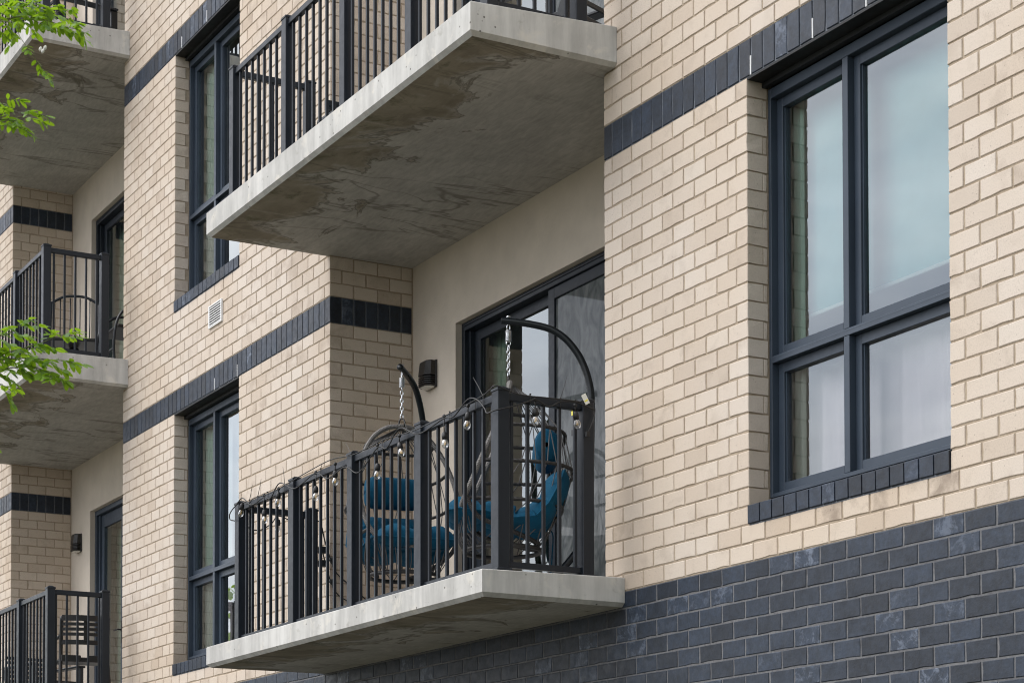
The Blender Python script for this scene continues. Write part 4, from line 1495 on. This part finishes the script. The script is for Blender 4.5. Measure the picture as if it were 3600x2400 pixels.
for a, b in bulbs:
    a, b = V(a), V(b)
    ax = (b - a).normalized()
    ln = (b - a).length
    lb = part('light_bulb', sl_, a)
    MB().lathe([(0.006, -0.004), (0.012, 0.0), (0.016, 0.010), (0.0175, 0.022), (0.0175, 0.034), (0.0155, 0.036), (0.0155, 0.043)], a, ax, 12).build('socket', M['cable'], lb, True)
    g0 = 0.044
    MB().lathe([(0.0125, g0), (0.015, g0 + 0.006), (0.0205, g0 + 0.020), (0.0215, g0 + 0.028), (0.019, g0 + 0.040), (0.011, g0 + 0.050), (0.003, g0 + 0.054)], a, ax, 14).build('bulb_glass', M['bulb'], lb, True)
    u = ax.orthogonal().normalized()
    MB().tube([a + ax * (g0 + 0.002), a + ax * (g0 + 0.030)], 0.0022, 5).tube([a + ax * (g0 + 0.008) + u * 0.006, a + ax * (g0 + 0.034) + u * 0.004], 0.0013, 4).tube([a + ax * (g0 + 0.008) - u * 0.006, a + ax * (g0 + 0.034) - u * 0.004], 0.0013, 4).build('filament', M['filament'], lb)
# main cord: wanders along the rail, tied at each bulb
yc_, zr_ = YF + 0.002, -1.51
ties = [(-3.46, -1.462), (-3.07, -1.522), (-2.80, -1.472), (-2.215, -1.512), (-1.76, -1.555), (-1.29, -1.522), (-0.985, -1.462), (-0.425, -1.520), (-0.135, -1.472)]
path = [(-3.62, YF, -1.60), (-3.70, YF - 0.004, -1.575), (-3.685, YF - 0.006, -1.53), (-3.56, YF - 0.004, -1.485)]
for i, (x, z) in enumerate(ties):
    path.append((x, YF - 0.004, z))
    if i < len(ties) - 1:
        x2, z2 = ties[i + 1]
        sag = (0.02, 0.03, 0.045, 0.03, 0.075, 0.03, 0.03, 0.015)[i]
        path.append((x * 0.55 + x2 * 0.45, YF - 0.008, min(z, z2) - sag))
path += [(-0.02, YF - 0.006, -1.50), (0.06, YF - 0.006, -1.565), (0.10, YF - 0.012, -1.60), (0.19, YF - 0.014, -1.605), (0.205, -0.74, -1.572), (0.197, -0.62, -1.525), (0.196, -0.585, -1.515),
         (0.197, -0.50, -1.545), (0.196, -0.42, -1.508), (0.196, -0.325, -1.500), (0.196, -0.26, -1.515), (0.192, -0.19, -1.53)]
MB().tube(smooth_path(path, 6), 0.0042, 6).build('cord', M['cable'], sl_, True)
p2 = [(-3.50, YF, -1.475), (-3.36, YF - 0.004, -1.52), (-3.25, YF - 0.004, -1.50), (-2.95, YF - 0.006, -1.515), (-2.66, YF - 0.004, -1.50), (-2.3, YF - 0.004, -1.478), (-1.95, YF - 0.006, -1.47),
      (-1.62, YF - 0.004, -1.50), (-1.2, YF - 0.004, -1.49), (-0.8, YF - 0.004, -1.515), (-0.3, YF - 0.004, -1.505), (0.02, YF - 0.006, -1.49), (0.13, YF - 0.01, -1.475), (0.195, YF - 0.006, -1.468), (0.199, -0.70, -1.500), (0.197, -0.5, -1.497), (0.197, -0.30, -1.495), (0.196, -0.22, -1.505)]
MB().tube(smooth_path(p2, 6), 0.0036, 6).build('cord', M['cable'], sl_, True)
p3 = [(-3.66, -0.80, -1.60), (-3.62, -0.66, -1.655), (-3.62, -0.55, -1.60), (-3.62, -0.49, -1.535), (-3.62, -0.38, -1.56), (-3.62, -0.28, -1.535), (-3.60, -0.165, -1.55)]
MB().tube(smooth_path(p3, 6), 0.0042, 6).build('cord', M['cable'], sl_, True)
for (a, b) in bulbs:
    a = V(a)
    y = a.y
    top = V((a.x, a.y, -1.505 if y < -0.8 else -1.515))
    if a.x > 0.1 or a.x < -3.6:
        top = V((a.x, a.y, -1.515))
    MB().tube([top, top.lerp(a, 0.5) + V((0.004, -0.003, 0)), a], 0.0036, 6).build('drop_cord', M['cable'], sl_, True)
    MB().lathe([(0.004, -0.010), (0.011, -0.004), (0.011, 0.006), (0.005, 0.014)], top, (0, 0, -1), 8).build('cord_tee', M['cable'], sl_, True)
def ziptie(x, y, tail, side=False):
    m = MB()
    z1, z0 = -1.481, -1.533
    if side:
        x0, x1 = 0.110, 0.157
        ring = [(x0, y, z0), (x1, y, z0), (x1, y, z1), (x0, y, z1)]
        hd = V((x1, y, z1 + 0.002))
    else:
        y0, y1 = -0.803, -0.757
        ring = [(x, y0 - 0.002, z0), (x, y1, z0), (x, y1, z1), (x, y0 - 0.002, z1)]
        hd = V((x, y0, z1 + 0.002))
    m.tube(ring, 0.0026, 5, closed=True)
    m.obox(hd, (1, 0, 0), (0, 1, 0), (0, 0, 1), 0.004, 0.004, 0.004)
    if tail:
        m.tube([hd, hd + V(tail) * 0.5 + V((0.004, 0, 0)), hd + V(tail)], [0.0024, 0.0019, 0.0012], 4)
    m.build('zip_tie', M['cable'], sl_)
for x, tl in ((-3.42, (0.05, 0.0, 0.10)), (-3.27, (0.06, 0.0, 0.115)), (-3.10, None), (-2.80, (-0.03, 0, 0.13)), (-2.21, (0.02, 0, 0.03)), (-1.74, (-0.09, 0, 0.10)), (-1.29, None), (-0.96, (-0.08, 0, 0.12)), (-0.42, None), (-0.11, (0.10, 0, -0.03)), (-0.02, (-0.12, 0, 0.14))):
    ziptie(x, 0, tl)
for y, tl in ((-0.60, None), (-0.40, (0.0, 0.045, 0.135)), (-0.30, None)):
    ziptie(0, y, tl, True)
MB().obox((0.205, -0.262, -1.478), V((0.0, 0.85, 0.5)).normalized(), (1, 0, 0), V((0, -0.5, 0.85)).normalized(), 0.016, 0.001, 0.030).build('paper_tag', M['tag'], sl_)
MB().obox((0.2066, -0.258, -1.486), V((0.0, 0.85, 0.5)).normalized(), (1, 0, 0), V((0, -0.5, 0.85)).normalized(), 0.012, 0.0006, 0.004).build('tag_print', M['yellow'], sl_)
MB().tube(smooth_path([(0.192, -0.19, -1.52), (0.196, -0.2, -1.57), (0.20, -0.225, -1.63), (0.197, -0.24, -1.66)], 5), 0.0036, 6).obox((0.197, -0.243, -1.675), (1, 0, 0), (0, 1, 0), (0, 0, 1), 0.008, 0.011, 0.014).build('plug_end', M['cable'], sl_)

# hanging flat plug lead with a yellow sticker behind the side railing
q = thing('extension_lead', 'short black lead with a yellow sticker hanging behind the side railing', 'cable', (-0.10, -0.10, -1.6))
cx_, cy_ = -0.18, -0.10
MB().tube([(cx_, cy_, -1.40), (cx_, cy_, -1.545)], 0.0045, 6).build('lead', M['cable'], q)
MB().box(cx_ - 0.02, cx_ + 0.004, cy_ - 0.003, cy_ + 0.003, -1.47, -1.435).build('sticker', M['yellow'], q)
MB().obox((cx_, cy_, -1.575), (1, 0, 0), (0, 1, 0), (0, 0, 1), 0.014, 0.008, 0.017).build('plug', M['black'], q)

# power leads down the left side of the chair balcony
q = thing('power_cord', 'pair of thin black cords hanging on the side wall behind the balcony left end', 'cable', (RX + 0.03, 0.1, -2.2))
for i, pts in enumerate(([(-3.57, -0.16, -1.60), (-3.60, -0.12, -1.70), (-3.70, -0.03, -1.80), (RX + 0.02, 0.05, -1.90), (RX + 0.012, 0.22, -2.02), (RX + 0.012, 0.36, -2.13)],
                         [(-3.585, -0.16, -1.72), (-3.62, -0.11, -1.85), (-3.72, -0.02, -1.96), (RX + 0.02, 0.06, -2.06), (RX + 0.012, 0.22, -2.14), (RX + 0.012, 0.40, -2.28), (RX + 0.012, 0.52, -2.35)])):
    MB().tube(smooth_path(pts, 6), 0.005, 6).build('cord', M['cable'], q, True)
    p0 = V(pts[2])
    MB().tube([p0, p0.lerp(V(pts[3]), 0.5)], [0.018, 0.007], 8).build('connector', M['cable'], q, True)
for z in (-1.76, -1.86):
    box('adapter', M['black'], q, -3.605, -3.56, -0.178, -0.120, z - 0.03, z + 0.02, 0.004)

# ------------------------------------------------------------------ balcony furniture
def slot_chair(label, loc, rot, back_h=0.85, group=None):
    """stacking plastic armchair; local +x is the way it faces"""
    r = thing('plastic_chair', label, 'chair', (0, 0, 0), group)
    bl = M['black']
    hw, sh = 0.225, 0.455
    # backrest with three rows of slots, curved a little
    rows_ = [(back_h, 0.055)] + [(back_h - 0.070 - 0.048 * k, 0.030) for k in range(3)] + [(back_h - 0.235, 0.045)]
    bx = lambda z: -0.235 - 0.16 * (z - sh)
    def slat(z, h, ya, yb):
        m = MB()
        n = 6
        vs = []
        for k in range(n + 1):
            y = ya + (yb - ya) * k / n
            x = bx(z) + 0.05 * (y / hw) ** 2
            vs += [(x, y, z), (x, y, z - h), (x - 0.014, y, z - h), (x - 0.014, y, z)]
        fs = []
        for k in range(n):
            a = 4 * k
            for j in range(4):
                fs.append((a + j, a + (j + 1) % 4, a + 4 + (j + 1) % 4, a + 4 + j))
        fs += [(0, 3, 2, 1), (4 * n, 4 * n + 1, 4 * n + 2, 4 * n + 3)]
        m.add(vs, fs)
        return m
    for z, h in rows_:
        slat(z, h, -hw, hw).build('back_slat', bl, r, local=True)
    MB().box(bx(back_h - 0.15) - 0.012, bx(back_h - 0.15) + 0.004, -0.018, 0.018, back_h - 0.24, back_h - 0.02).build('back_rib', bl, r, local=True)
    for sy in (-1, 1):
        y = sy * hw
        MB().tube(smooth_path([(bx(back_h) + 0.05, y, back_h - 0.01), (bx(0.65) + 0.05, y, 0.65), (bx(0.5) + 0.05, y * 1.0, 0.47), (-0.235, y * 1.04, 0.25), (-0.275, y * 1.08, 0.0)], 5), [0.020] * 21, 6).build('leg', bl, r, True, True)
        MB().tube(smooth_path([(0.225, y * 1.05, 0.0), (0.215, y * 1.05, 0.25), (0.205, y * 1.05, 0.50), (0.16, y * 1.08, 0.615), (0.05, y * 1.1, 0.655), (-0.12, y * 1.06, 0.645), (bx(0.65) + 0.04, y, 0.66)], 5), 0.019, 6).build('armrest', bl, r, True, True)
    MB().box(-0.20, 0.22, -hw, hw, sh - 0.035, sh, 0.012).build('seat', bl, r, local=True)
    MB().box(-0.235, -0.20, -hw, -0.035, sh - 0.05, sh + 0.015, 0.006).box(-0.235, -0.20, 0.035, hw, sh - 0.05, sh + 0.015, 0.006).box(-0.2349, -0.2001, -0.0349, 0.0349, sh - 0.05, sh - 0.028, 0.003).build('seat_apron', bl, r, local=True)
    r.location = loc
    r.rotation_euler = (0, 0, rot)
    return r

slot_chair('black plastic armchair with slotted back turned away behind the lowest left railing', (-9.02, -0.225, -2.486), math.radians(171))
def low_chair(label, loc, rot, w_=0.27, bh=0.62, group=None):
    """low slatted lounge chair, local +x faces forward"""
    r = thing('lounge_chair', label, 'chair', (0, 0, 0), group)
    mt = M['stand']
    for k in range(7):
        z = 0.32 + (bh - 0.32) * k / 6
        MB().box(-0.27 - 0.35 * (z - 0.3), -0.255 - 0.35 * (z - 0.3), -w_, w_, z - 0.018, z + 0.014, 0.004).build('back_slat', mt, r, local=True)
    for k in range(7):
        x = -0.22 + k * 0.075
        MB().box(x - 0.028, x + 0.028, -w_, w_, 0.29 + k * 0.007, 0.305 + k * 0.007, 0.003).build('seat_slat', mt, r, local=True)
    for sy in (-1, 1):
        y = sy * (w_ + 0.02)
        MB().box(-0.30, 0.30, y - 0.045, y + 0.045, 0.49, 0.512, 0.006).build('armrest', mt, r, local=True)
        MB().box(0.23, 0.30, y - 0.02, y + 0.02, 0.0, 0.489, 0.004).build('leg', mt, r, local=True)
        MB().obox((-0.27, y, 0.245), V((0.94, 0, 0.34)), (0, 1, 0), V((-0.34, 0, 0.94)), 0.028, 0.018, 0.26).build('leg', mt, r, local=True)
        MB().obox((-0.02, y * 0.93, 0.285), V((0.996, 0, 0.09)), (0, 1, 0), V((-0.09, 0, 0.996)), 0.29, 0.012, 0.025).build('side_rail', mt, r, local=True)
    r.location = loc
    r.rotation_euler = (0, 0, rot)
    return r
low_chair('low dark slatted chair behind the lowest left railing, left of the black armchair', (-10.28, -0.20, -2.486), math.radians(10), 0.25)
q = thing('planter_ornament', 'small beige ornament on the floor by the lower left door', 'ornament', (-9.9, 0.35, -2.48))
MB().lathe([(0.07, 0), (0.095, 0.06), (0.10, 0.14), (0.075, 0.24), (0.05, 0.30), (0.052, 0.33)], (-9.9, 0.35, -2.48), n=14).build('body', M['stucco'], q, True)
MB().lathe([(0.03, 0.331), (0.03, 0.36), (0.012, 0.375)], (-9.9, 0.35, -2.48), n=10).build('stopper', M['bark'], q, True)

def hoop_chair(label, loc, rot, group):
    """metal patio chair with arched arms; local +x faces forward"""
    r = thing('patio_chair', label, 'chair', (0, 0, 0), group)
    mt = M['stand']
    for sy in (-1, 1):
        y = 0.27 * sy
        MB().tube(smooth_path([(0.30, y, 0.0), (0.315, y, 0.25), (0.27, y, 0.50), (0.14, y, 0.64), (-0.02, y, 0.675), (-0.20, y, 0.67), (-0.28, y * 0.94, 0.66)], 6), 0.014, 8).build('armrest', mt, r, True, True)
        MB().tube(smooth_path([(-0.34, y * 0.9, 0.98), (-0.29, y * 0.92, 0.70), (-0.24, y * 0.92, 0.44), (-0.26, y, 0.2), (-0.33, y, 0.0)], 6), 0.014, 8).build('leg', mt, r, True, True)
    MB().tube(smooth_path([(-0.34, -0.243, 0.97), (-0.36, -0.12, 1.04), (-0.365, 0, 1.055), (-0.36, 0.12, 1.04), (-0.34, 0.243, 0.97)], 6), 0.014, 8).build('back_rail', mt, r, True, True)
    MB().box(-0.25, 0.27, -0.24, 0.24, 0.42, 0.455, 0.015).build('seat', M['black'], r, local=True)
    for y in (-0.15, -0.05, 0.05, 0.15):
        MB().tube([(-0.255, y, 0.455), (-0.30, y, 0.72), (-0.358, y, 1.03)], 0.007, 6).build('back_bar', mt, r, True, True)
    MB().lathe([(0.05, 0.36), (0.07, 0.30), (0.03, 0.22), (0.03, 0.03)], (0.0, 0, 0.05), n=10).build('swivel_post', mt, r, True, True)
    MB().tube([(0.31, -0.27, 0.20), (0.31, 0.27, 0.20)], 0.010, 6).build('front_bar', mt, r, True, True)
    r.location = loc
    r.rotation_euler = (0, 0, rot)
    return r
hc = hoop_chair('dark patio chair with arched arms behind the middle left railing', (-9.62, -0.12, 0.778), math.radians(-20), 'arched patio chairs')
hc2 = dup_tree(hc, 'dark patio chair half hidden behind the brick pier by the middle left door')
hc2.location = (-8.93, 0.29, 0.782)
hc2.rotation_euler = (0, 0, math.radians(-90))
low_chair('dark slatted lounge chair on the topmost left balcony', (-9.25, -0.22, 3.945), math.radians(95), 0.27, 0.66)

# resin club chair and deck chair on the upper right balcony
q = thing('resin_armchair', 'dark resin club chair behind the railing of the upper right balcony', 'chair', (-3.2, 0.15, 0.74))
def club(q, cx, cy, z):
    for sy in (-1, 1):
        P_ = [(cx + 0.36, cy + sy * 0.31, z + 0.03), (cx + 0.36, cy + sy * 0.31, z + 0.36), (cx + 0.30, cy + sy * 0.31, z + 0.54), (cx + 0.1, cy + sy * 0.31, z + 0.60), (cx - 0.3, cy + sy * 0.31, z + 0.63)]
        m = MB()
        P2 = smooth_path(P_, 5)
        vs, fs = [], []
        for p in P2:
            vs += [(p.x, p.y - 0.06, p.z), (p.x, p.y + 0.06, p.z), (p.x - 0.02, p.y + 0.06, p.z - 0.03), (p.x - 0.02, p.y - 0.06, p.z - 0.03)]
        for k in range(len(P2) - 1):
            for j in range(4):
                fs.append((4 * k + j, 4 * k + (j + 1) % 4, 4 * k + 4 + (j + 1) % 4, 4 * k + 4 + j))
        m.add(vs, fs).build('armrest', M['stand'], q, True)
        box('side_panel', M['stand'], q, cx - 0.32, cx + 0.30, cy + sy * 0.31 - 0.02, cy + sy * 0.31 + 0.02, z + 0.10, z + 0.55, 0.008)
    box('seat', M['stand'], q, cx - 0.26, cx + 0.30, cy - 0.285, cy + 0.285, z + 0.28, z + 0.38, 0.02)
    for k in range(5):
        zz = z + 0.45 + 0.085 * k
        MB().obox((cx - 0.30 - 0.2 * (zz - z - 0.4), cy, zz), (1, 0, 0), (0, 1, 0), (0, 0, 1), 0.012, 0.27, 0.036).build('back_slat', M['stand'], q)
    for sx in (-0.28, 0.30):
        for sy in (-0.24, 0.24):
            box('leg', M['stand'], q, cx + sx - 0.025, cx + sx + 0.025, cy + sy - 0.025, cy + sy + 0.025, z, z + 0.28, 0.006)
club(q, -3.12, 0.10, 0.742)
low_chair('dark deck chair with slanted legs at the right end of the upper right balcony', (-0.72, 0.12, 0.742), math.radians(200), 0.27, 0.80)

# ------------------------------------------------------------------ trees
def leaf_mesh():
    m = MB()
    ln, wd = 1.0, 0.50
    prof = [(0.0, 0.03), (0.14, 0.30), (0.38, 0.48), (0.65, 0.47), (0.88, 0.28), (1.0, 0.05)]
    vs, fs = [], []
    for t, w_ in prof:
        x = t * ln
        z = -0.10 * t * t + 0.02
        vs += [(x, -w_ * wd, z + 0.05 * w_), (x, 0, z), (x, w_ * wd, z + 0.05 * w_)]
    for k in range(len(prof) - 1):
        a = 3 * k
        fs += [(a, a + 3, a + 4, a + 1), (a + 1, a + 4, a + 5, a + 2)]
    return vs, fs
LV, LF = leaf_mesh()
leaf_me = MB().add(LV, LF).mesh('leaf', M['leaf'], True)
def basis(d, rr):
    d = d.normalized()
    up = V((0, 0, 1)) + V((rr.uniform(-.5, .5), rr.uniform(-.5, .5), rr.uniform(-.25, .25)))
    y = up.cross(d)
    y = y.normalized() if y.length > 1e-4 else V((0, 1, 0))
    z = d.cross(y)
    return Matrix((( d.x, y.x, z.x), (d.y, y.y, z.y), (d.z, y.z, z.z))).to_4x4()

class Tree:
    def __init__(s, name, label, loc):
        s.root = thing(name, label, 'tree', loc)
        s.leaves = []
        s.twigs = MB()
    def compound(s, p, d, rr, n=6, size=0.036, ln=0.20):
        """a pinnate leaf: a curved stalk with paired leaflets"""
        d = d.normalized()
        q = p
        step = ln / n
        pts = [p]
        side = d.cross(V((0, 0, 1)))
        side = side.normalized() if side.length > 1e-3 else V((1, 0, 0))
        for k in range(n):
            d = (d + V((rr.uniform(-.07, .07), rr.uniform(-.07, .07), -0.05 + rr.uniform(-.05, .05)))).normalized()
            q = q + d * step
            pts.append(q)
            for sg in (-1, 1):
                ld = (side * sg * rr.uniform(0.5, 1.0) + d * rr.uniform(0.2, 1.0) + V((rr.uniform(-.3, .3), rr.uniform(-.3, .3), rr.uniform(-0.75, 0.25)))).normalized()
                s.leaves.append((q, ld, size * rr.uniform(0.7, 1.15), rr))
        s.leaves.append((q, d, size * 1.05, rr))
        s.twigs.tube(pts, 0.0011, 4)
    def twig(s, pts, rr, gap=0.085, size=0.036, ln=0.19, r0=0.0045, n=6, start=0.0):
        P = smooth_path(pts, 8)
        s.twigs.tube(P, [r0 * (1 - 0.75 * i / len(P)) for i in range(len(P))], 5)
        acc = 0.0
        tot = sum((b - a).length for a, b in zip(P[:-1], P[1:]))
        pos = 0
        k = 0
        for a, b in zip(P[:-1], P[1:]):
            seg = (b - a).length
            acc += seg
            pos += seg
            if acc > gap and pos > start * tot:
                acc = 0
                k += 1
                t = (b - a).normalized()
                sd = t.cross(V((0, 0, 1)))
                sd = sd.normalized() if sd.length > 1e-3 else V((1, 0, 0))
                dd = t * 0.75 + sd * (0.75 if k % 2 else -0.75) + V((0, 0, rr.uniform(-0.35, 0.25)))
                s.compound(b, dd, rr, n, size, ln * rr.uniform(0.75, 1.1))
        s.compound(P[-1], P[-1] - P[-2], rr, n, size, ln * 0.8)
    def finish(s, bark, limit=300):
        sc = []
        for (q, d, sz, rr) in s.leaves:
            u, v_, z = px_of(q)
            inside = -10 < u < 3610 and -10 < v_ < 2410 and z > 0
            sc.append((1 if inside else 0, sz))
        order = sorted(range(len(sc)), key=lambda i: (-sc[i][0], -sc[i][1]))
        mb = MB()
        for r_, i in enumerate(order):
            q, d, sz, rr = s.leaves[i]
            mt = Matrix.Translation(q) @ basis(d, rr) @ Matrix.Scale(sz, 4)
            if r_ < limit and sc[i][0]:
                o = bpy.data.objects.new('leaf', leaf_me)
                COL.objects.link(o)
                o.parent = s.root
                o.matrix_parent_inverse = Matrix.Translation(-root_loc(s.root))
                o.matrix_basis = mt
            else:
                mb.add([mt @ V(x) for x in LV], LF)
        if mb.v:
            mb.build('crown', M['leaf'], s.root, True, kind='stuff')
        if s.twigs.v:
            s.twigs.build('twigs', M['twig'], s.root, True, kind='stuff')

T = Tree('locust_tree', 'young locust tree reaching in from the left edge with bright green leaves', (1.84, -5.1, GZ))
rr = random.Random(5)
tw = {
 'C1a': [(1.862, -4.426, -0.874), (2.028, -4.114, -0.772), (2.215, -3.945, -0.856)],
 'C1b': [(1.696, -4.328, -0.638), (1.933, -4.087, -0.682), (2.06, -4.04, -0.72)],
 'C1d': [(1.891, -4.377, -0.772), (1.953, -4.045, -0.740), (2.09, -3.96, -0.742)],
 'C2a': [(1.557, -4.349, -1.067), (1.791, -4.114, -1.105), (1.93, -4.02, -1.118)],
 'C3a': [(1.999, -4.506, -2.236), (2.284, -4.181, -2.185), (2.45, -4.05, -2.150)],
 'C3b': [(2.028, -4.458, -2.125), (2.255, -4.240, -2.131), (2.36, -4.20, -2.11)],
 'C3c': [(2.025, -4.457, -2.225), (2.283, -4.180, -2.218), (2.43, -4.065, -2.245)],
 'C3d': [(2.024, -4.456, -2.270), (2.292, -4.160, -2.251), (2.42, -4.075, -2.30)],
}
for k, p in tw.items():
    T.twig(p, rr, 0.027, 0.045, 0.088, 0.004, 4, 0.3)
for p in ([(1.917, -4.326, -0.783), (2.119, -4.152, -0.838), (2.128, -4.131, -0.894), (2.167, -4.050, -1.023)],
          [(1.638, -4.191, -1.126), (1.801, -4.093, -1.128), (1.91, -4.06, -1.17)]):
    T.twig(p, rr, 0.05, 0.034, 0.07, 0.0025, 3, 0.3)
for p in ([(1.586, -4.297, -0.996), (1.783, -4.136, -1.023), (1.800, -4.10, -1.022)], [(2.048, -4.406, -2.325), (2.147, -4.219, -2.292), (2.157, -4.199, -2.309)],
          [(2.070, -4.354, -2.492), (2.10, -4.30, -2.492), (2.11, -4.28, -2.50)]):
    T.twig(p, rr, 0.06, 0.042, 0.08, 0.003, 4, 0.55)
# trunk, limbs and the rest of the crown, out of the frame to the left
tr = [(1.84, -5.1, GZ - 0.1), (1.82, -5.10, -4.6), (1.80, -5.07, -3.37), (1.70, -5.05, -2.12), (1.45, -4.98, -0.9), (1.30, -5.0, 0.1)]
MB().tube(smooth_path(tr, 6), [0.085 - 0.07 * i / 30 for i in range(31)], 10).build('trunk', M['bark'], T.root, True)
tips = [(1.86, -4.43, -0.87), (1.70, -4.33, -0.64), (1.56, -4.35, -1.07), (2.0, -4.5, -2.236), (2.03, -4.45, -2.12), (2.05, -4.4, -2.33)]
for i, tp in enumerate(tips):
    tp = V(tp)
    st = V((1.55, -5.0, tp.z - 0.35)) if tp.z > -1.5 else V((1.76, -5.06, tp.z - 0.28))
    MB().tube(smooth_path([st, st.lerp(tp, 0.5) + V((0, 0, 0.05)), tp], 6), [0.014 - 0.009 * k / 12 for k in range(13)], 6).build('limb', M['bark'], T.root, True)
for i in range(46):
    a = rr.uniform(0, 2 * math.pi)
    h = rr.uniform(-1.9, 0.8)
    st = V((1.5, -5.0, h - 0.2))
    en = V((1.35 + 0.75 * math.cos(a), -5.35 + 0.62 * math.sin(a), h + rr.uniform(-0.2, 0.4)))
    T.twig([st, st.lerp(en, 0.5) + V((0, 0, 0.06)), en], rr, 0.11, 0.038, 0.16, 0.005, 6, 0.3)
T.finish(M['bark'])
fl = T.root
for dx, dy, dz in ((0, 0, 0), (0.012, 0.006, -0.012), (0.016, 0.014, 0.002)):
    c = V((2.168 + dx, -4.06 + dy, -0.945 + dz))
    MB().lathe([(0.001, -0.009), (0.006, -0.004), (0.0065, 0.003), (0.003, 0.010)], c, (0.3, 0.3, 1), 8).build('flower', M['petal'], fl, True)

# a street tree far down the pavement, seen only as a reflection in the narrow window
T2 = Tree('offscreen_tree', 'round green street tree standing down the pavement beyond the left edge', (-24.5, -7.4, GZ))
MB().tube(smooth_path([(-24.5, -7.4, GZ - 0.1), (-24.45, -7.35, GZ + 2.5), (-24.5, -7.4, GZ + 5.2)], 6), [0.15 - 0.1 * i / 12 for i in range(13)], 10).build('trunk', M['bark'], T2.root, True)
rr2 = random.Random(9)
for i in range(1500):
    while True:
        p = V((rr2.uniform(-1, 1), rr2.uniform(-1, 1), rr2.uniform(-1, 1)))
        if 0.35 < p.length < 1:
            break
    p = V((-24.5 + p.x * 2.3, -7.4 + p.y * 2.3, GZ + 4.9 + p.z * 2.5))
    T2.leaves.append((p, V((rr2.uniform(-1, 1), rr2.uniform(-1, 1), rr2.uniform(-1, 0.3))), rr2.uniform(0.2, 0.34), rr2))
T2.finish(M['bark'], 0)
for i, (x, y, h, R_) in enumerate(((19.0, -5.0, 8.5, 4.6), (24.0, -13.0, 9.5, 5.2), (17.5, 3.5, 8.0, 4.4), (29.0, 1.0, 10.5, 5.6))):  # unseen trees added on the right to block sky light and darken reflections
    T3 = Tree('offscreen_tree', 'unseen tall tree added to block sky light, ' + ('nearest the building past its right end', 'farthest out from the street on the right', 'tucked beside the far right corner of the wall', 'standing deepest behind the others on the right')[i], (x, y, GZ), )
    MB().tube(smooth_path([(x, y, GZ - 0.1), (x + 0.1, y, GZ + h * 0.4), (x, y + 0.1, GZ + h)], 6), [0.25 - 0.016 * k for k in range(13)], 10).build('trunk', M['bark'], T3.root, True)
    for k in range(2600):
        while True:
            p = V((rr2.uniform(-1, 1), rr2.uniform(-1, 1), rr2.uniform(-1, 1)))
            if 0.3 < p.length < 1:
                break
        T3.leaves.append((V((x + p.x * R_, y + p.y * R_, GZ + h + p.z * R_ * 1.05)), V((rr2.uniform(-1, 1), rr2.uniform(-1, 1), rr2.uniform(-1, 0.3))), rr2.uniform(0.45, 0.75), rr2))
    T3.finish(M['bark'], 0)

for o in bpy.data.objects:
    if '_w' in o:
        del o['_w']
